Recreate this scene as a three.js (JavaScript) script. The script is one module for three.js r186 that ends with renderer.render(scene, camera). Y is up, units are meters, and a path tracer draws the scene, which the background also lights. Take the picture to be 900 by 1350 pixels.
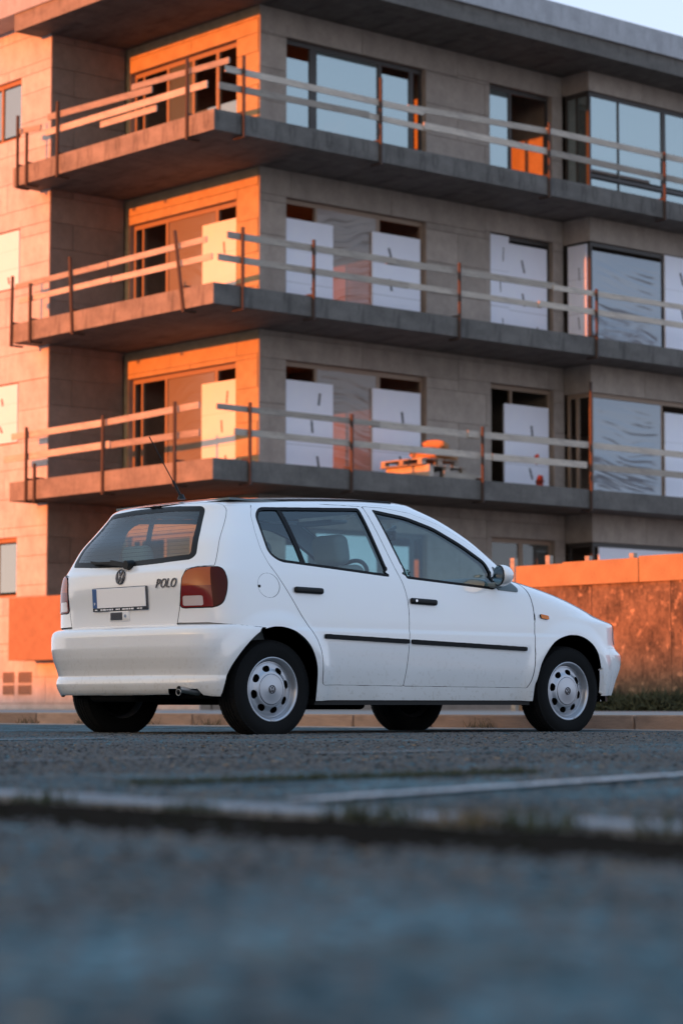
import * as THREE from 'three';
import { RoundedBoxGeometry } from 'three/addons/geometries/RoundedBoxGeometry.js';
import { mergeGeometries, mergeVertices } from 'three/addons/utils/BufferGeometryUtils.js';
import { FontLoader } from 'three/addons/loaders/FontLoader.js';
import { TextGeometry } from 'three/addons/geometries/TextGeometry.js';

// ---- camera, sky, sun, exposure ----------------------------------------
const scene = new THREE.Scene();
const camera = new THREE.PerspectiveCamera(2 * Math.atan(675 / 3200) * 180 / Math.PI, 682 / 1024, .1, 3000);
{
  const th = 48.9 * Math.PI / 180, tilt = Math.atan(255 / 3200);
  camera.position.set(0, .165, 0);
  camera.lookAt(Math.cos(th) * Math.cos(tilt), .165 + Math.sin(tilt), -Math.sin(th) * Math.cos(tilt));
}
camera.focus = 13.8;
camera.userData.fStop = 3.5;
const renderer = new THREE.WebGLRenderer({ antialias: true });
renderer.setSize(682, 1024);
renderer.toneMapping = THREE.LinearToneMapping;
renderer.toneMappingExposure = 2.2;
renderer.shadowMap.enabled = true;
const SUN = new THREE.Vector3(-Math.cos(.0785), Math.sin(.0785), -.075).normalize();
{ // clear evening sky: blue overhead, pale low down, warm round the low sun
  const w = 512, h = 256, px = new Float32Array(w * h * 4), d = new THREE.Vector3();
  const zen = [.14, .28, .48], hor = [.48, .50, .565];
  for (let j = 0; j < h; j++) for (let i = 0; i < w; i++) {
    const el = ((j + .5) / h - .5) * Math.PI, az = ((i + .5) / w - .5) * 2 * Math.PI;
    d.set(Math.cos(el) * Math.cos(az), Math.sin(el), Math.cos(el) * Math.sin(az));
    const t = Math.pow(Math.max(0, d.y), .65), a = Math.acos(Math.min(1, d.dot(SUN))) * 57.3;
    const low = Math.exp(-Math.pow(Math.max(0, el) / .22, 2)), g = Math.exp(-Math.pow(a / 42, 2)), g2 = Math.exp(-Math.pow(a / 13, 2));
    const gw = Math.exp(-Math.pow(a / 60, 2)), k = (j * w + i) * 4, wide = [.94, .68, .45], tight = [.95, .5, .18];
    for (let c = 0; c < 3; c++) px[k + c] = (hor[c] * (1 - t) + zen[c] * t) * (1 - gw * [.1, .4, .68][c]) + g * (wide[c] * (.35 + .65 * low)) + g2 * tight[c] * .9;
    px[k + 3] = 1;
  }
  const sky = new THREE.DataTexture(px, w, h, THREE.RGBAFormat, THREE.FloatType);
  sky.mapping = THREE.EquirectangularReflectionMapping; sky.magFilter = THREE.LinearFilter; sky.needsUpdate = true;
  scene.background = sky; scene.environment = sky;
}
const sun = new THREE.DirectionalLight(new THREE.Color().setRGB(1, .185, .012), 3.3);
sun.position.copy(SUN).multiplyScalar(150).add(new THREE.Vector3(20, 0, -25)); sun.target.position.set(20, 0, -25);
sun.castShadow = true;
Object.assign(sun.shadow.camera, { left: -60, right: 60, top: 40, bottom: -40, near: 1, far: 320 });
sun.shadow.mapSize.set(4096, 4096);
scene.add(sun, sun.target);

// ---- helpers -------------------------------------------------------------
function rng(s) { return () => { s = (s + 0x6d2b79f5) | 0; let t = Math.imul(s ^ (s >>> 15), 1 | s); t = (t + Math.imul(t ^ (t >>> 7), 61 | t)) ^ t; return ((t ^ (t >>> 14)) >>> 0) / 4294967296; }; }
const rnd = rng(7), ran = (a, b) => a + (b - a) * rnd();
const taken = new Map();
function numbered(n) { const k = taken.get(n) || 0; taken.set(n, k + 1); return k ? n + '_' + String(k).padStart(3, '0') : n; }
function tag(o, label, category, group, kind) { if (label) o.userData.label = label; if (category) o.userData.category = category; if (group) o.userData.group = group; if (kind) o.userData.kind = kind; return o; }
function thing(name, label, category, p = [0, 0, 0], turn = 0, group) {
  const o = new THREE.Group(); o.name = numbered(name); o.position.set(...p); o.rotation.y = turn; scene.add(o); return tag(o, label, category, group);
}
function mesh(name, geo, mat, parent) {
  if (Array.isArray(geo)) geo = merge(geo);
  const m = new THREE.Mesh(geo, mat); m.name = parent && parent !== scene ? name : numbered(name); m.castShadow = m.receiveShadow = true; (parent || scene).add(m); return m;
}
function merge(list) {
  return mergeGeometries(list.map(g => { g = g.index ? g.toNonIndexed() : g; for (const k of Object.keys(g.attributes)) if (!['position', 'normal', 'uv'].includes(k)) g.deleteAttribute(k); if (!g.attributes.uv) g.setAttribute('uv', new THREE.BufferAttribute(new Float32Array(g.attributes.position.count * 2), 2)); return g; }));
}
const struct = (name, geo, mat) => tag(mesh(name, geo, mat), null, null, null, 'structure');
// box between two corners, uv in metres
function box(x0, x1, y0, y1, z0, z1) {
  const sx = x1 - x0, sy = y1 - y0, sz = z1 - z0, g = new THREE.BoxGeometry(Math.abs(sx), Math.abs(sy), Math.abs(sz));
  g.translate((x0 + x1) / 2, (y0 + y1) / 2, (z0 + z1) / 2); return uvm(g);
}
function uvm(g) { // planar uv in metres by dominant normal
  const p = g.attributes.position, n = g.attributes.normal, uv = new Float32Array(p.count * 2);
  for (let i = 0; i < p.count; i++) {
    const ax = Math.abs(n.getX(i)), ay = Math.abs(n.getY(i)), az = Math.abs(n.getZ(i));
    if (ay > ax && ay > az) { uv[2 * i] = p.getX(i); uv[2 * i + 1] = p.getZ(i); } else if (ax > az) { uv[2 * i] = p.getZ(i); uv[2 * i + 1] = p.getY(i); } else { uv[2 * i] = p.getX(i); uv[2 * i + 1] = p.getY(i); }
  }
  g.setAttribute('uv', new THREE.BufferAttribute(uv, 2)); return g;
}
function rbox(sx, sy, sz, r, x = 0, y = 0, z = 0, seg = 2) { const g = new RoundedBoxGeometry(sx, sy, sz, seg, r); g.translate(x, y, z); return g; }
function bar(a, b, h, t, up = [0, 1, 0]) { // plank from a to b, h high and t thick
  const A = new THREE.Vector3(...a), B = new THREE.Vector3(...b), d = B.clone().sub(A), l = d.length(), g = new THREE.BoxGeometry(l, h, t);
  const X = d.normalize(), Z = X.clone().cross(new THREE.Vector3(...up)).normalize(), Y = Z.clone().cross(X);
  uvm(g); g.applyMatrix4(new THREE.Matrix4().makeBasis(X, Y, Z).setPosition(A.add(B).multiplyScalar(.5))); return g;
}
function tube(pts, r, n = 24, sides = 8, closed = false) { return new THREE.TubeGeometry(new THREE.CatmullRomCurve3(pts.map(p => new THREE.Vector3(...p)), closed), n, r, sides, closed); }
function cyl(r0, r1, h, x, y, z, n = 20) { const g = new THREE.CylinderGeometry(r0, r1, h, n); g.translate(x, y, z); return g; }
// tileable value noise
function noiseGrid(n, seed) { const r = rng(seed), a = new Float32Array(n * n); for (let i = 0; i < n * n; i++) a[i] = r(); return a; }
function noise2(grid, n, x, y) {
  const xi = Math.floor(x), yi = Math.floor(y), fx = x - xi, fy = y - yi, u = fx * fx * (3 - 2 * fx), v = fy * fy * (3 - 2 * fy), m = k => ((k % n) + n) % n;
  const a = grid[m(yi) * n + m(xi)], b = grid[m(yi) * n + m(xi + 1)], c = grid[m(yi + 1) * n + m(xi)], d = grid[m(yi + 1) * n + m(xi + 1)];
  return a + (b - a) * u + (c - a) * v + (a - b - c + d) * u * v;
}
const NG = noiseGrid(256, 11);
function fbm(x, y, oct = 4, n = 256) { let s = 0, a = .5, t = 0; for (let i = 0; i < oct; i++) { s += a * noise2(NG, n, x, y); t += a; a *= .5; x *= 2; y *= 2; } return s / t; }
function tex(size, metres, fn, srgb = true, sy) { // fn(u, v) in 0..1 -> value(s) 0..1
  const h = sy || size, d = new Uint8Array(size * h * 4);
  for (let j = 0; j < h; j++) for (let i = 0; i < size; i++) {
    const c = fn((i + .5) / size, (j + .5) / h), k = (j * size + i) * 4;
    for (let q = 0; q < 3; q++) { let v = Array.isArray(c) ? c[q] : c; v = Math.min(1, Math.max(0, v)); if (srgb) v = v <= .0031308 ? 12.92 * v : 1.055 * Math.pow(v, 1 / 2.4) - .055; d[k + q] = Math.round(v * 255); }
    d[k + 3] = 255;
  }
  const t = new THREE.DataTexture(d, size, h); t.wrapS = t.wrapT = THREE.RepeatWrapping; t.magFilter = THREE.LinearFilter; t.minFilter = THREE.LinearMipmapLinearFilter; t.generateMipmaps = true;
  if (srgb) t.colorSpace = THREE.SRGBColorSpace; if (metres) t.repeat.set(1 / metres, 1 / metres); t.needsUpdate = true; return t;
}
const lin = (r, g, b) => new THREE.Color().setRGB(r, g, b);
function std(c, rough = .8, o = {}) { return new THREE.MeshStandardMaterial({ color: c ? lin(...c) : undefined, roughness: rough, ...o }); }
function phys(c, rough, o = {}) { return new THREE.MeshPhysicalMaterial({ color: lin(...c), roughness: rough, ...o }); }
// ---- the car's body surface: (s, v) -> point; s runs from rear centre (0) round the right side to front centre (3)
function lut(pts, lo = .1, hi = 1.44, n = 4096) { // monotone cubic through [v, value] pairs, sampled
  const m = pts.length, X = pts.map(p => p[0]), Y = pts.map(p => p[1]), d = [], t = [];
  for (let i = 0; i < m - 1; i++) d.push((Y[i + 1] - Y[i]) / (X[i + 1] - X[i]));
  t[0] = d[0]; t[m - 1] = d[m - 2];
  for (let i = 1; i < m - 1; i++) t[i] = d[i - 1] * d[i] <= 0 ? 0 : 2 * d[i - 1] * d[i] / (d[i - 1] + d[i]);
  const a = new Float64Array(n + 1);
  for (let k = 0, i = 0; k <= n; k++) {
    const x = Math.min(Math.max(lo + (hi - lo) * k / n, X[0]), X[m - 1]);
    while (i < m - 2 && x > X[i + 1]) i++;
    const h = X[i + 1] - X[i], u = (x - X[i]) / h, u2 = u * u, u3 = u2 * u;
    a[k] = (2 * u3 - 3 * u2 + 1) * Y[i] + (u3 - 2 * u2 + u) * h * t[i] + (3 * u2 - 2 * u3) * Y[i + 1] + (u3 - u2) * h * t[i + 1];
  }
  return v => { const q = Math.min(Math.max((v - lo) / (hi - lo) * n, 0), n - 1e-9), k = q | 0; return a[k] + (a[k + 1] - a[k]) * (q - k); };
}
const sst = (a, b, x) => { const t = Math.min(1, Math.max(0, (x - a) / (b - a))); return t * t * (3 - 2 * t); };
const fW = lut([[.15, .77], [.2, .785], [.27, .797], [.4, .818], [.55, .8275], [.64, .8275], [.72, .823], [.82, .811], [.9, .796], [.95, .782], [1, .765], [1.1, .725], [1.2, .683], [1.29, .64], [1.34, .608], [1.37, .575], [1.39, .525], [1.405, .45], [1.418, .32], [1.426, .16], [1.43, .01]]);
const fR = lut([[.15, -.44], [.25, -.47], [.6, -.478], [.72, -.482], [.85, -.489], [.918, -.483], [.96, -.458], [1.018, -.43], [1.1, -.393], [1.21, -.334], [1.33, -.273], [1.37, -.25], [1.39, -.225], [1.405, -.18], [1.418, -.08], [1.426, .1], [1.43, .35]]);
const fF = lut([[.15, 3.03], [.236, 3.078], [.33, 3.107], [.441, 3.142], [.483, 3.136], [.529, 3.084], [.554, 3.072], [.68, 3.06], [.709, 3.01], [.749, 2.926], [.809, 2.77], [.867, 2.578], [.929, 2.3], [.955, 2.12], [.98, 2.05], [1.053, 1.953], [1.171, 1.8], [1.291, 1.586], [1.359, 1.42], [1.385, 1.36], [1.405, 1.25], [1.418, 1.1], [1.426, .9], [1.43, .6]]);
const fAF = lut([[.1, .6], [.68, .6], [.74, .75], [.93, .75], [.99, .5], [1.35, .5], [1.43, .1]]);
const fAR = lut([[.1, .45], [1.33, .45], [1.43, .1]]);
const fNF = lut([[.1, 3.4], [.66, 3.4], [.75, 3], [.93, 3], [1, 5], [1.44, 5]]);
const fB = v => sst(1.05, 1.38, v);
const fDy = x => x > .93 ? 0 : -.068 * Math.pow((.93 - x) / 1.2, 1.3);
// the rear bumper stands off the body and has its own rear line
const body = { R: fR, NR: 4.6, AR: fAR };
const bumper = { R: lut([[.15, -.47], [.222, -.505], [.235, -.52], [.26, -.535], [.29, -.542], [.315, -.536], [.335, -.524], [.36, -.528], [.40, -.542], [.44, -.556], [.50, -.566], [.56, -.566], [.588, -.558], [.604, -.542], [.613, -.52], [.618, -.495], [.63, -.46]]), NR: 4.2, AR: () => .5, grow: .004 };
function base(s, v, k = body) {
  let sg = 1;
  if (s > 3) s -= 6;
  if (s < 0) { sg = -1; s = -s; }
  const w0 = fW(v) + (k.grow || 0), xr = k.R(v), xf = fF(v), ar = k.AR(v), af = fAF(v);
  let x, z;
  if (s <= 1) {
    const f = s * Math.PI / 2, c = Math.cos(f), q = Math.sin(f), n = k.NR, r = Math.pow(Math.pow(c, n) + Math.pow(q, n), -1 / n);
    x = xr + ar - ar * r * c; z = w0 * r * q;
  } else if (s < 2) { const a = xr + ar, b = xf - af; x = a + (b - a) * (s - 1); z = w0; }
  else {
    const f = (3 - s) * Math.PI / 2, c = Math.abs(Math.cos(f)), q = Math.abs(Math.sin(f)), n = fNF(v), r = Math.pow(Math.pow(c, n) + Math.pow(q, n), -1 / n);
    x = xf - af + af * r * c; z = w0 * r * q;
  }
  const b = (x - 1.15) / 1.5;
  z *= 1 - .012 * Math.min(b * b, 1.2);
  return [x, v + fDy(x) * fB(v), sg * z];
}
const cross = (a, b) => [a[1] * b[2] - a[2] * b[1], a[2] * b[0] - a[0] * b[2], a[0] * b[1] - a[1] * b[0]];
const unit = a => { const l = Math.hypot(...a) || 1; return [a[0] / l, a[1] / l, a[2] / l]; };
function normalOf(F, s, v, e = .0015) {
  const p = F(s + e, v), q = F(s - e, v), r = F(s, v + e), t = F(s, v - e);
  return unit(cross([p[0] - q[0], p[1] - q[1], p[2] - q[2]], [r[0] - t[0], r[1] - t[1], r[2] - t[2]]));
}
// pressed shapes: lips round the wheel arches, a soft shoulder above the side moulding
function relief(p) {
  const [x, y, z] = p; let d = 0;
  if (Math.abs(z) > .5 && y < .85) for (const [cx, cy, A, Bd] of [[0, .27, .020, .10], [2.407, .268, .018, .10]]) {
    const r = Math.hypot(x - cx, y - cy);
    if (r > .3 && r < .6) d += A * (1 - sst(.345, .345 + Bd, r));
  }
  if (Math.abs(z) > .7) d += .006 * (1 - sst(.585, .615, y)) * sst(-.35, -.2, x) * (1 - sst(2.2, 2.5, x));
  return d;
}
function surf(s, v, k = body) {
  const p = base(s, v, k), d = relief(p);
  if (!d) return p;
  const n = normalOf((a, b) => base(a, b, k), s, v);
  return [p[0] + n[0] * d, p[1] + n[1] * d, p[2] + n[2] * d];
}
// from a point of the side view (x, y) or of the rear / front view (z, y) to (s, v)
function vFor(s, y, k) { let v = y; for (let i = 0; i < 12; i++) { const p = base(s, Math.min(v, 1.4299), k); v += (y - p[1]) * .9; } return Math.min(v, 1.4299); }
function fromSide(x, y, k = body) {
  let v = y, s = 1;
  for (let it = 0; it < 6; it++) {
    let a = 0, b = 3;
    for (let i = 0; i < 40; i++) { s = (a + b) / 2; if (base(s, v, k)[0] < x) a = s; else b = s; }
    v = vFor(s, y, k);
  }
  return [s, v];
}
function fromEnd(z, y, front = false, k = body) {
  let v = y, s = 0;
  for (let it = 0; it < 6; it++) {
    let a = 0, b = 1.2;
    for (let i = 0; i < 40; i++) { s = (a + b) / 2; if (base(front ? 3 - s : s, v, k)[2] < Math.abs(z)) a = s; else b = s; }
    v = vFor(front ? 3 - s : s, y, k);
  }
  return front ? [3 - Math.sign(z) * s, v] : [Math.sign(z) * s, v];
}
// ---- materials -----------------------------------------------------------
const T = {};
T.concrete = tex(512, 3.2, (u, v) => { const a = fbm(u * 16, v * 16, 5, 16), b = fbm(u * 64 + 9, v * 64, 3, 64), st = fbm(u * 32, v * 8 + 3, 4, 8); return .78 + .26 * (a - .5) + .14 * (b - .5) + .2 * (st - .5); });
T.grain = tex(512, 1.1, (u, v) => { const b = fbm(u * 128, v * 128, 3, 128), a = fbm(u * 8, v * 8, 4, 8); return .8 + .3 * (a - .5) + .28 * (b - .5); });
T.grainBump = tex(512, 1.1, (u, v) => fbm(u * 128, v * 128, 3, 128) * .7 + .3 * fbm(u * 8, v * 8, 3, 8), false);
T.wood = tex(512, 1.4, (u, v) => { const w = fbm(u * 4, v * 64, 3, 4), k = fbm(u * 16 + 5, v * 32, 3, 16); return [.66 + .5 * (w - .5) + .3 * (k - .5), .62 + .5 * (w - .5) + .28 * (k - .5), .57 + .46 * (w - .5) + .22 * (k - .5)]; }, true, 256);
T.ply = tex(1024, 2.5, (u, v) => { // weathered orange-brown board: blotches, runs, scratches
  const a = fbm(u * 8, v * 8, 5, 8), b = fbm(u * 64, v * 64, 4, 64), run = fbm(u * 64 + 3, v * 8, 4, 8), w = fbm(u * 32 + 7, v * 32, 4, 32), fl = w > .62 ? (w - .62) * 2.2 : 0;
  const k = .15 + .26 * (a - .5) + .16 * (b - .5) + .10 * (run - .5) + fl * .5; return [k * .95, k * .62, k * .38]; });
const ASPH = (u, v) => {
  const a = fbm(u * 16, v * 16, 3, 16), b = fbm(u * 64 + 17, v * 64, 2, 64), m = fbm(u * 128 + 31, v * 128, 2, 128), f = fbm(u * 256, v * 256, 1, 256), d = fbm(u * 32 + 5, v * 32 + 9, 4, 32);
  let k = .105 * Math.max(.25, 1 + 1.8 * (a - .5) + 1.5 * (b - .5) + 1.0 * (m - .5) + 1.2 * (f - .5)); if (b > .69) k *= .55; if (m > .74) k *= .6; if (f > .86) k *= 1.7;
  const s = d > .6 ? Math.min(1, (d - .6) * 5) : 0; // trodden-in dirt
  return [k * (.62 + .26 * s), k * (1.06 - .05 * s), k * (1.20 - .26 * s)]; };
T.asph = tex(1024, 3, ASPH);
T.asphBump = tex(1024, 3, (u, v) => { const f = fbm(u * 256, v * 256, 1, 256), m = fbm(u * 128 + 31, v * 128, 2, 128), l = fbm(u * 64 + 17, v * 64, 2, 64); return .3 * f + .4 * (1 - m) + .3 * (1 - l); }, false);
const M = {};
T.film = tex(512, 2, (u, v) => { const y = v * 2, d = Math.max(0, Math.min(1, (.62 - y) / .45)), n = fbm(u * 8, v * 8, 4, 8), sp = fbm(u * 128, v * 128, 2, 128), k = d * d * (.25 + .9 * n) * .26 + (sp > .72 ? d * .10 : 0) + .02 * n; return [1 - k, 1 - k * 1.12, 1 - k * 1.3]; });
M.paint = phys([.87, .87, .88], .2, { map: T.film, ior: 1.75, clearcoat: 1, clearcoatRoughness: .02 });
M.paintIn = std([.30, .31, .32], .7);
M.black = phys([.008, .0085, .009], .45, { specularIntensity: .5 });
M.rubber = phys([.008, .008, .009], .6, { specularIntensity: .4 });
M.dark = phys([.008, .008, .009], .9, { specularIntensity: .15 });
M.trim = std([.15, .18, .19], .85);
M.seat = std([.20, .23, .24], .95);
M.tyre = phys([.007, .0075, .008], .85, { specularIntensity: .35 });
M.alloy = phys([.42, .44, .48], .30, { metalness: .6, clearcoat: .6, clearcoatRoughness: .15 });
M.chrome = std([.75, .76, .78], .14, { metalness: 1 });
M.darkchrome = std([.10, .10, .11], .25, { metalness: .8 });
M.glass = phys([.72, .91, .93], .02, { transmission: 1, thickness: 0, ior: 1.75 });
M.glassRear = phys([.60, .82, .86], .02, { transmission: 1, thickness: 0, ior: 1.75 });
M.lampRed = phys([.18, .008, .005], .1, {});
M.lampAmber = phys([.40, .07, .008], .1, {});
M.lampDark = phys([.06, .006, .003], .16, { specularIntensity: .35 });
M.lampWhite = phys([.58, .47, .45], .15, { clearcoat: 1, clearcoatRoughness: .05 });
M.headlamp = phys([.86, .88, .9], .1, { clearcoat: 1, clearcoatRoughness: .02 });
M.plate = phys([.98, .96, .97], .3, { clearcoat: .6, clearcoatRoughness: .1 });
M.plateBlue = std([.03, .10, .28], .5);
M.mirror = std([.85, .87, .9], .03, { metalness: 1 });
M.wall = std([.40, .345, .30], .9, { map: T.concrete, bumpMap: T.grainBump, bumpScale: .004 });
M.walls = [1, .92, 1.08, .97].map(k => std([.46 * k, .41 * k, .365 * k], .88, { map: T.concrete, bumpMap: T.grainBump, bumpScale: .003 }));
M.lit = [1, .98, 1.02, .99].map(k => std([.52 * k, .41 * k, .26 * k], .9, { map: T.grain }));  // same cladding for the recess wall, sunset orange put into its colour
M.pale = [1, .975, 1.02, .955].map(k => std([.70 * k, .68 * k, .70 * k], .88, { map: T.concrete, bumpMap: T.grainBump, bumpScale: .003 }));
T.slab = tex(1024, 4.3, (u, v) => { const a = fbm(u * 16, v * 16, 4, 16), dr = fbm(u * 40, v * 8 + 2, 4, 8), b = fbm(u * 128 + 5, v * 128, 2, 128), st = fbm(u * 8 + 3, v * 32, 3, 8); let k = .8 + .45 * (a - .5) + .2 * (b - .5) + .3 * (st - .5); if (dr > .56) k *= 1 - Math.min(.3, (dr - .56) * 2.2); const fu = (u * 3.5) % 1; if (fu < .006) k *= .6; return [k, k * .985, k * .96]; }, true, 512);
M.concrete = std([.16, .155, .15], .9, { map: T.slab, bumpMap: T.grainBump, bumpScale: .006 });
M.roofClad = std([.46, .48, .52], .6, { map: T.concrete });
M.terra = std([.42, .235, .13], .85, { map: T.grain });
M.inside = std([.34, .27, .21], .95, { map: T.concrete });
M.frame = std([.30, .22, .16], .5);
M.frameDark = std([.05, .045, .042], .45);
M.pane = phys([.46, .56, .57], .03, { metalness: .75, transmission: 1, thickness: 0, ior: 1.8 });
M.paneDim = phys([.40, .42, .40], .05, { metalness: .25, transmission: 1, thickness: 0, ior: 1.6 });
M.film = phys([.44, .51, .58], .10, { transmission: .5, thickness: 0, metalness: .3, side: THREE.DoubleSide });
M.filmWarm = phys([.60, .54, .49], .24, { transmission: .72, thickness: 0, metalness: .16, side: THREE.DoubleSide });
M.post = std([.055, .032, .024], .7, { map: T.grain });
M.plank = [1, .78, 1.15, .9, .66].map(k => std([.66 * k, .62 * k, .58 * k], .85, { map: T.wood }));
M.fenceBoard = std([1, 1, 1], .8, { map: T.ply, bumpMap: T.grainBump, bumpScale: .004 });
M.fenceTop = std([.44, .27, .13], .8, { map: T.grain });
M.asphalt = phys([1, 1, 1], .95, { specularIntensity: .2, map: T.asph, bumpMap: T.asphBump, bumpScale: .014 });
M.dirt = std([.25, .215, .17], .95, { map: T.grain });
M.pave = std([.34, .32, .30], .9, { map: T.concrete, bumpMap: T.grainBump, bumpScale: .006 });
M.kerbs = [1, .82, 1.12].map(k => std([.60 * k, .37 * k, .25 * k], .9, { map: T.concrete, bumpMap: T.grainBump, bumpScale: .01 }));
M.edge = std([.27, .29, .31], .9, { map: T.concrete, bumpMap: T.grainBump, bumpScale: .008 });
M.line = std([.56, .55, .56], .85, { map: T.grain });
M.leaf = std([.045, .055, .028], .9, { side: THREE.DoubleSide });
M.leafDry = std([.14, .10, .05], .9, { side: THREE.DoubleSide });
// ---- a mesh cut out of a surface along outlines ------------------------------
const inside = (q, x, y) => { let c = false; for (let i = 0, j = q.length - 1; i < q.length; j = i++) { const [a, b] = q[i], [d, e] = q[j]; if ((b > y) !== (e > y) && x < (d - a) * (y - b) / (e - b) + a) c = !c; } return c; };
function region({ outer, holes = [], F, N, du = .02, dv = .02, off = 0, flange = 0, flip = false, duAt }) {
  const loops = [...outer.map(p => ({ p, o: 1 })), ...holes.map(p => ({ p, o: 0 }))];
  let lo = 1e9, hi = -1e9; for (const q of outer) for (const [, b] of q) { lo = Math.min(lo, b); hi = Math.max(hi, b); }
  let vs = [lo, hi]; for (let v = lo; v < hi; v += dv) vs.push(v);
  for (const { p } of loops) for (const [, b] of p) if (b > lo && b < hi) vs.push(b);
  vs.sort((a, b) => a - b); vs = vs.filter((v, i) => !i || v - vs[i - 1] > 1e-6);
  const keep = [vs[0]]; for (const v of vs) if (v - keep[keep.length - 1] > .0012) keep.push(v); keep[keep.length - 1] = hi;
  const P = [], NN = [], UV = [], I = [];
  const add = (s, v, o = off) => { const p = F(s, v), n = N(s, v); P.push(p[0] - n[0] * o, p[1] - n[1] * o, p[2] - n[2] * o); NN.push(...n); UV.push(p[0] + p[2], p[1]); return P.length / 3 - 1; };
  const tri = (a, b, c) => flip ? I.push(a, c, b) : I.push(a, b, c);
  for (let k = 0; k + 1 < keep.length; k++) {
    const a = keep[k], b = keep[k + 1], m = (a + b) / 2, ev = [];
    loops.forEach(({ p, o }, id) => { for (let i = 0, j = p.length - 1; i < p.length; j = i++) { const [x0, y0] = p[j], [x1, y1] = p[i]; if ((y0 > m) === (y1 > m)) continue; const at = y => x0 + (x1 - x0) * (Math.min(Math.max(y, Math.min(y0, y1)), Math.max(y0, y1)) - y0) / (y1 - y0); ev.push({ x: at(m), a: at(a), b: at(b), id }); } });
    ev.sort((p, q) => p.x - q.x);
    const on = loops.map(() => false); let start = null;
    for (const e of ev) {
      on[e.id] = !on[e.id];
      let o = false, h = false; loops.forEach((l, i) => { if (on[i]) { if (l.o) o = true; else h = true; } });
      const act = o && !h;
      if (act && !start) start = e;
      else if (!act && start) {
        const w = Math.max(e.a - start.a, e.b - start.b, 0), n = Math.max(1, Math.ceil(w / (duAt ? duAt((start.x + e.x) / 2) : du)));
        let pa = -1, pb = -1;
        if (e.x - start.x > 1e-6) for (let i = 0; i <= n; i++) { const t = i / n, na = add(start.a + (Math.max(e.a, start.a) - start.a) * t, a), nb = add(start.b + (Math.max(e.b, start.b) - start.b) * t, b); if (i) { tri(pa, na, nb); tri(pa, nb, pb); } pa = na; pb = nb; }
        start = null;
      }
    }
  }
  if (flange) for (const L of loops) {
    const p = L.p;
    for (let i = 0; i < p.length; i++) {
      const A = p[i], B = p[(i + 1) % p.length], mx = (A[0] + B[0]) / 2, my = (A[1] + B[1]) / 2;
      if (my < lo - 1e-4 || my > hi + 1e-4) continue;
      if (!L.o && !outer.some(q => inside(q, mx, my))) continue;
      if (holes.some(q => q !== p && inside(q, mx, my))) continue;
      const d = Math.hypot(B[0] - A[0], B[1] - A[1]); if (d < 1e-5 || d > .5) continue;
      const a = F(...A), b = F(...B), na = N(...A), nb = N(...B), k = P.length / 3;
      const t = [b[0] - a[0], b[1] - a[1], b[2] - a[2]], f = unit(cross(t, na)), o2 = off + flange;
      for (const [q, n, o] of [[a, na, off], [b, nb, off], [b, nb, o2], [a, na, o2]]) { P.push(q[0] - n[0] * o, q[1] - n[1] * o, q[2] - n[2] * o); NN.push(...f); UV.push(q[0] + q[2], q[1]); }
      I.push(k, k + 1, k + 2, k, k + 2, k + 3);
    }
  }
  const g = new THREE.BufferGeometry();
  g.setAttribute('position', new THREE.Float32BufferAttribute(P, 3)); g.setAttribute('normal', new THREE.Float32BufferAttribute(NN, 3)); g.setAttribute('uv', new THREE.Float32BufferAttribute(UV, 2)); g.setIndex(I);
  return g;
}
function mirrorZ(g) {
  g = g.clone(); const p = g.attributes.position, n = g.attributes.normal, i = g.index;
  for (let k = 0; k < p.count; k++) { p.setZ(k, -p.getZ(k)); if (n) n.setZ(k, -n.getZ(k)); }
  if (i) for (let k = 0; k < i.count; k += 3) { const t = i.getX(k); i.setX(k, i.getX(k + 1)); i.setX(k + 1, t); }
  else { for (const a of Object.values(g.attributes)) for (let k = 0; k < a.count; k += 3) for (let c = 0; c < a.itemSize; c++) { const t = a.array[k * a.itemSize + c]; a.array[k * a.itemSize + c] = a.array[(k + 1) * a.itemSize + c]; a.array[(k + 1) * a.itemSize + c] = t; } }
  return g;
}
// outline tools: round the corners, cut long edges, move in (+) or out (-)
function rounded(p, r, step = .03) {
  const out = [], n = p.length;
  for (let i = 0; i < n; i++) {
    const A = p[(i + n - 1) % n], B = p[i], C = p[(i + 1) % n], rr = Array.isArray(r) ? r[i] ?? 0 : r;
    const l1 = Math.hypot(A[0] - B[0], A[1] - B[1]), l2 = Math.hypot(C[0] - B[0], C[1] - B[1]), q = Math.min(rr, l1 * .48, l2 * .48);
    if (q < 1e-4) { out.push(B); continue; }
    const a = [B[0] + (A[0] - B[0]) * q / l1, B[1] + (A[1] - B[1]) * q / l1], c = [B[0] + (C[0] - B[0]) * q / l2, B[1] + (C[1] - B[1]) * q / l2];
    for (let k = 0; k <= 6; k++) { const t = k / 6; out.push([(1 - t) ** 2 * a[0] + 2 * t * (1 - t) * B[0] + t * t * c[0], (1 - t) ** 2 * a[1] + 2 * t * (1 - t) * B[1] + t * t * c[1]]); }
  }
  return cutLong(out, step);
}
function cutLong(p, step = .03) { const o = []; p.forEach((A, i) => { const B = p[(i + 1) % p.length], n = Math.max(1, Math.ceil(Math.hypot(B[0] - A[0], B[1] - A[1]) / step)); for (let k = 0; k < n; k++) o.push([A[0] + (B[0] - A[0]) * k / n, A[1] + (B[1] - A[1]) * k / n]); }); return o; }
function smoothLine(pts, n = 40) { return new THREE.SplineCurve(pts.map(p => new THREE.Vector2(...p))).getPoints(n).map(p => [p.x, p.y]); }
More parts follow.
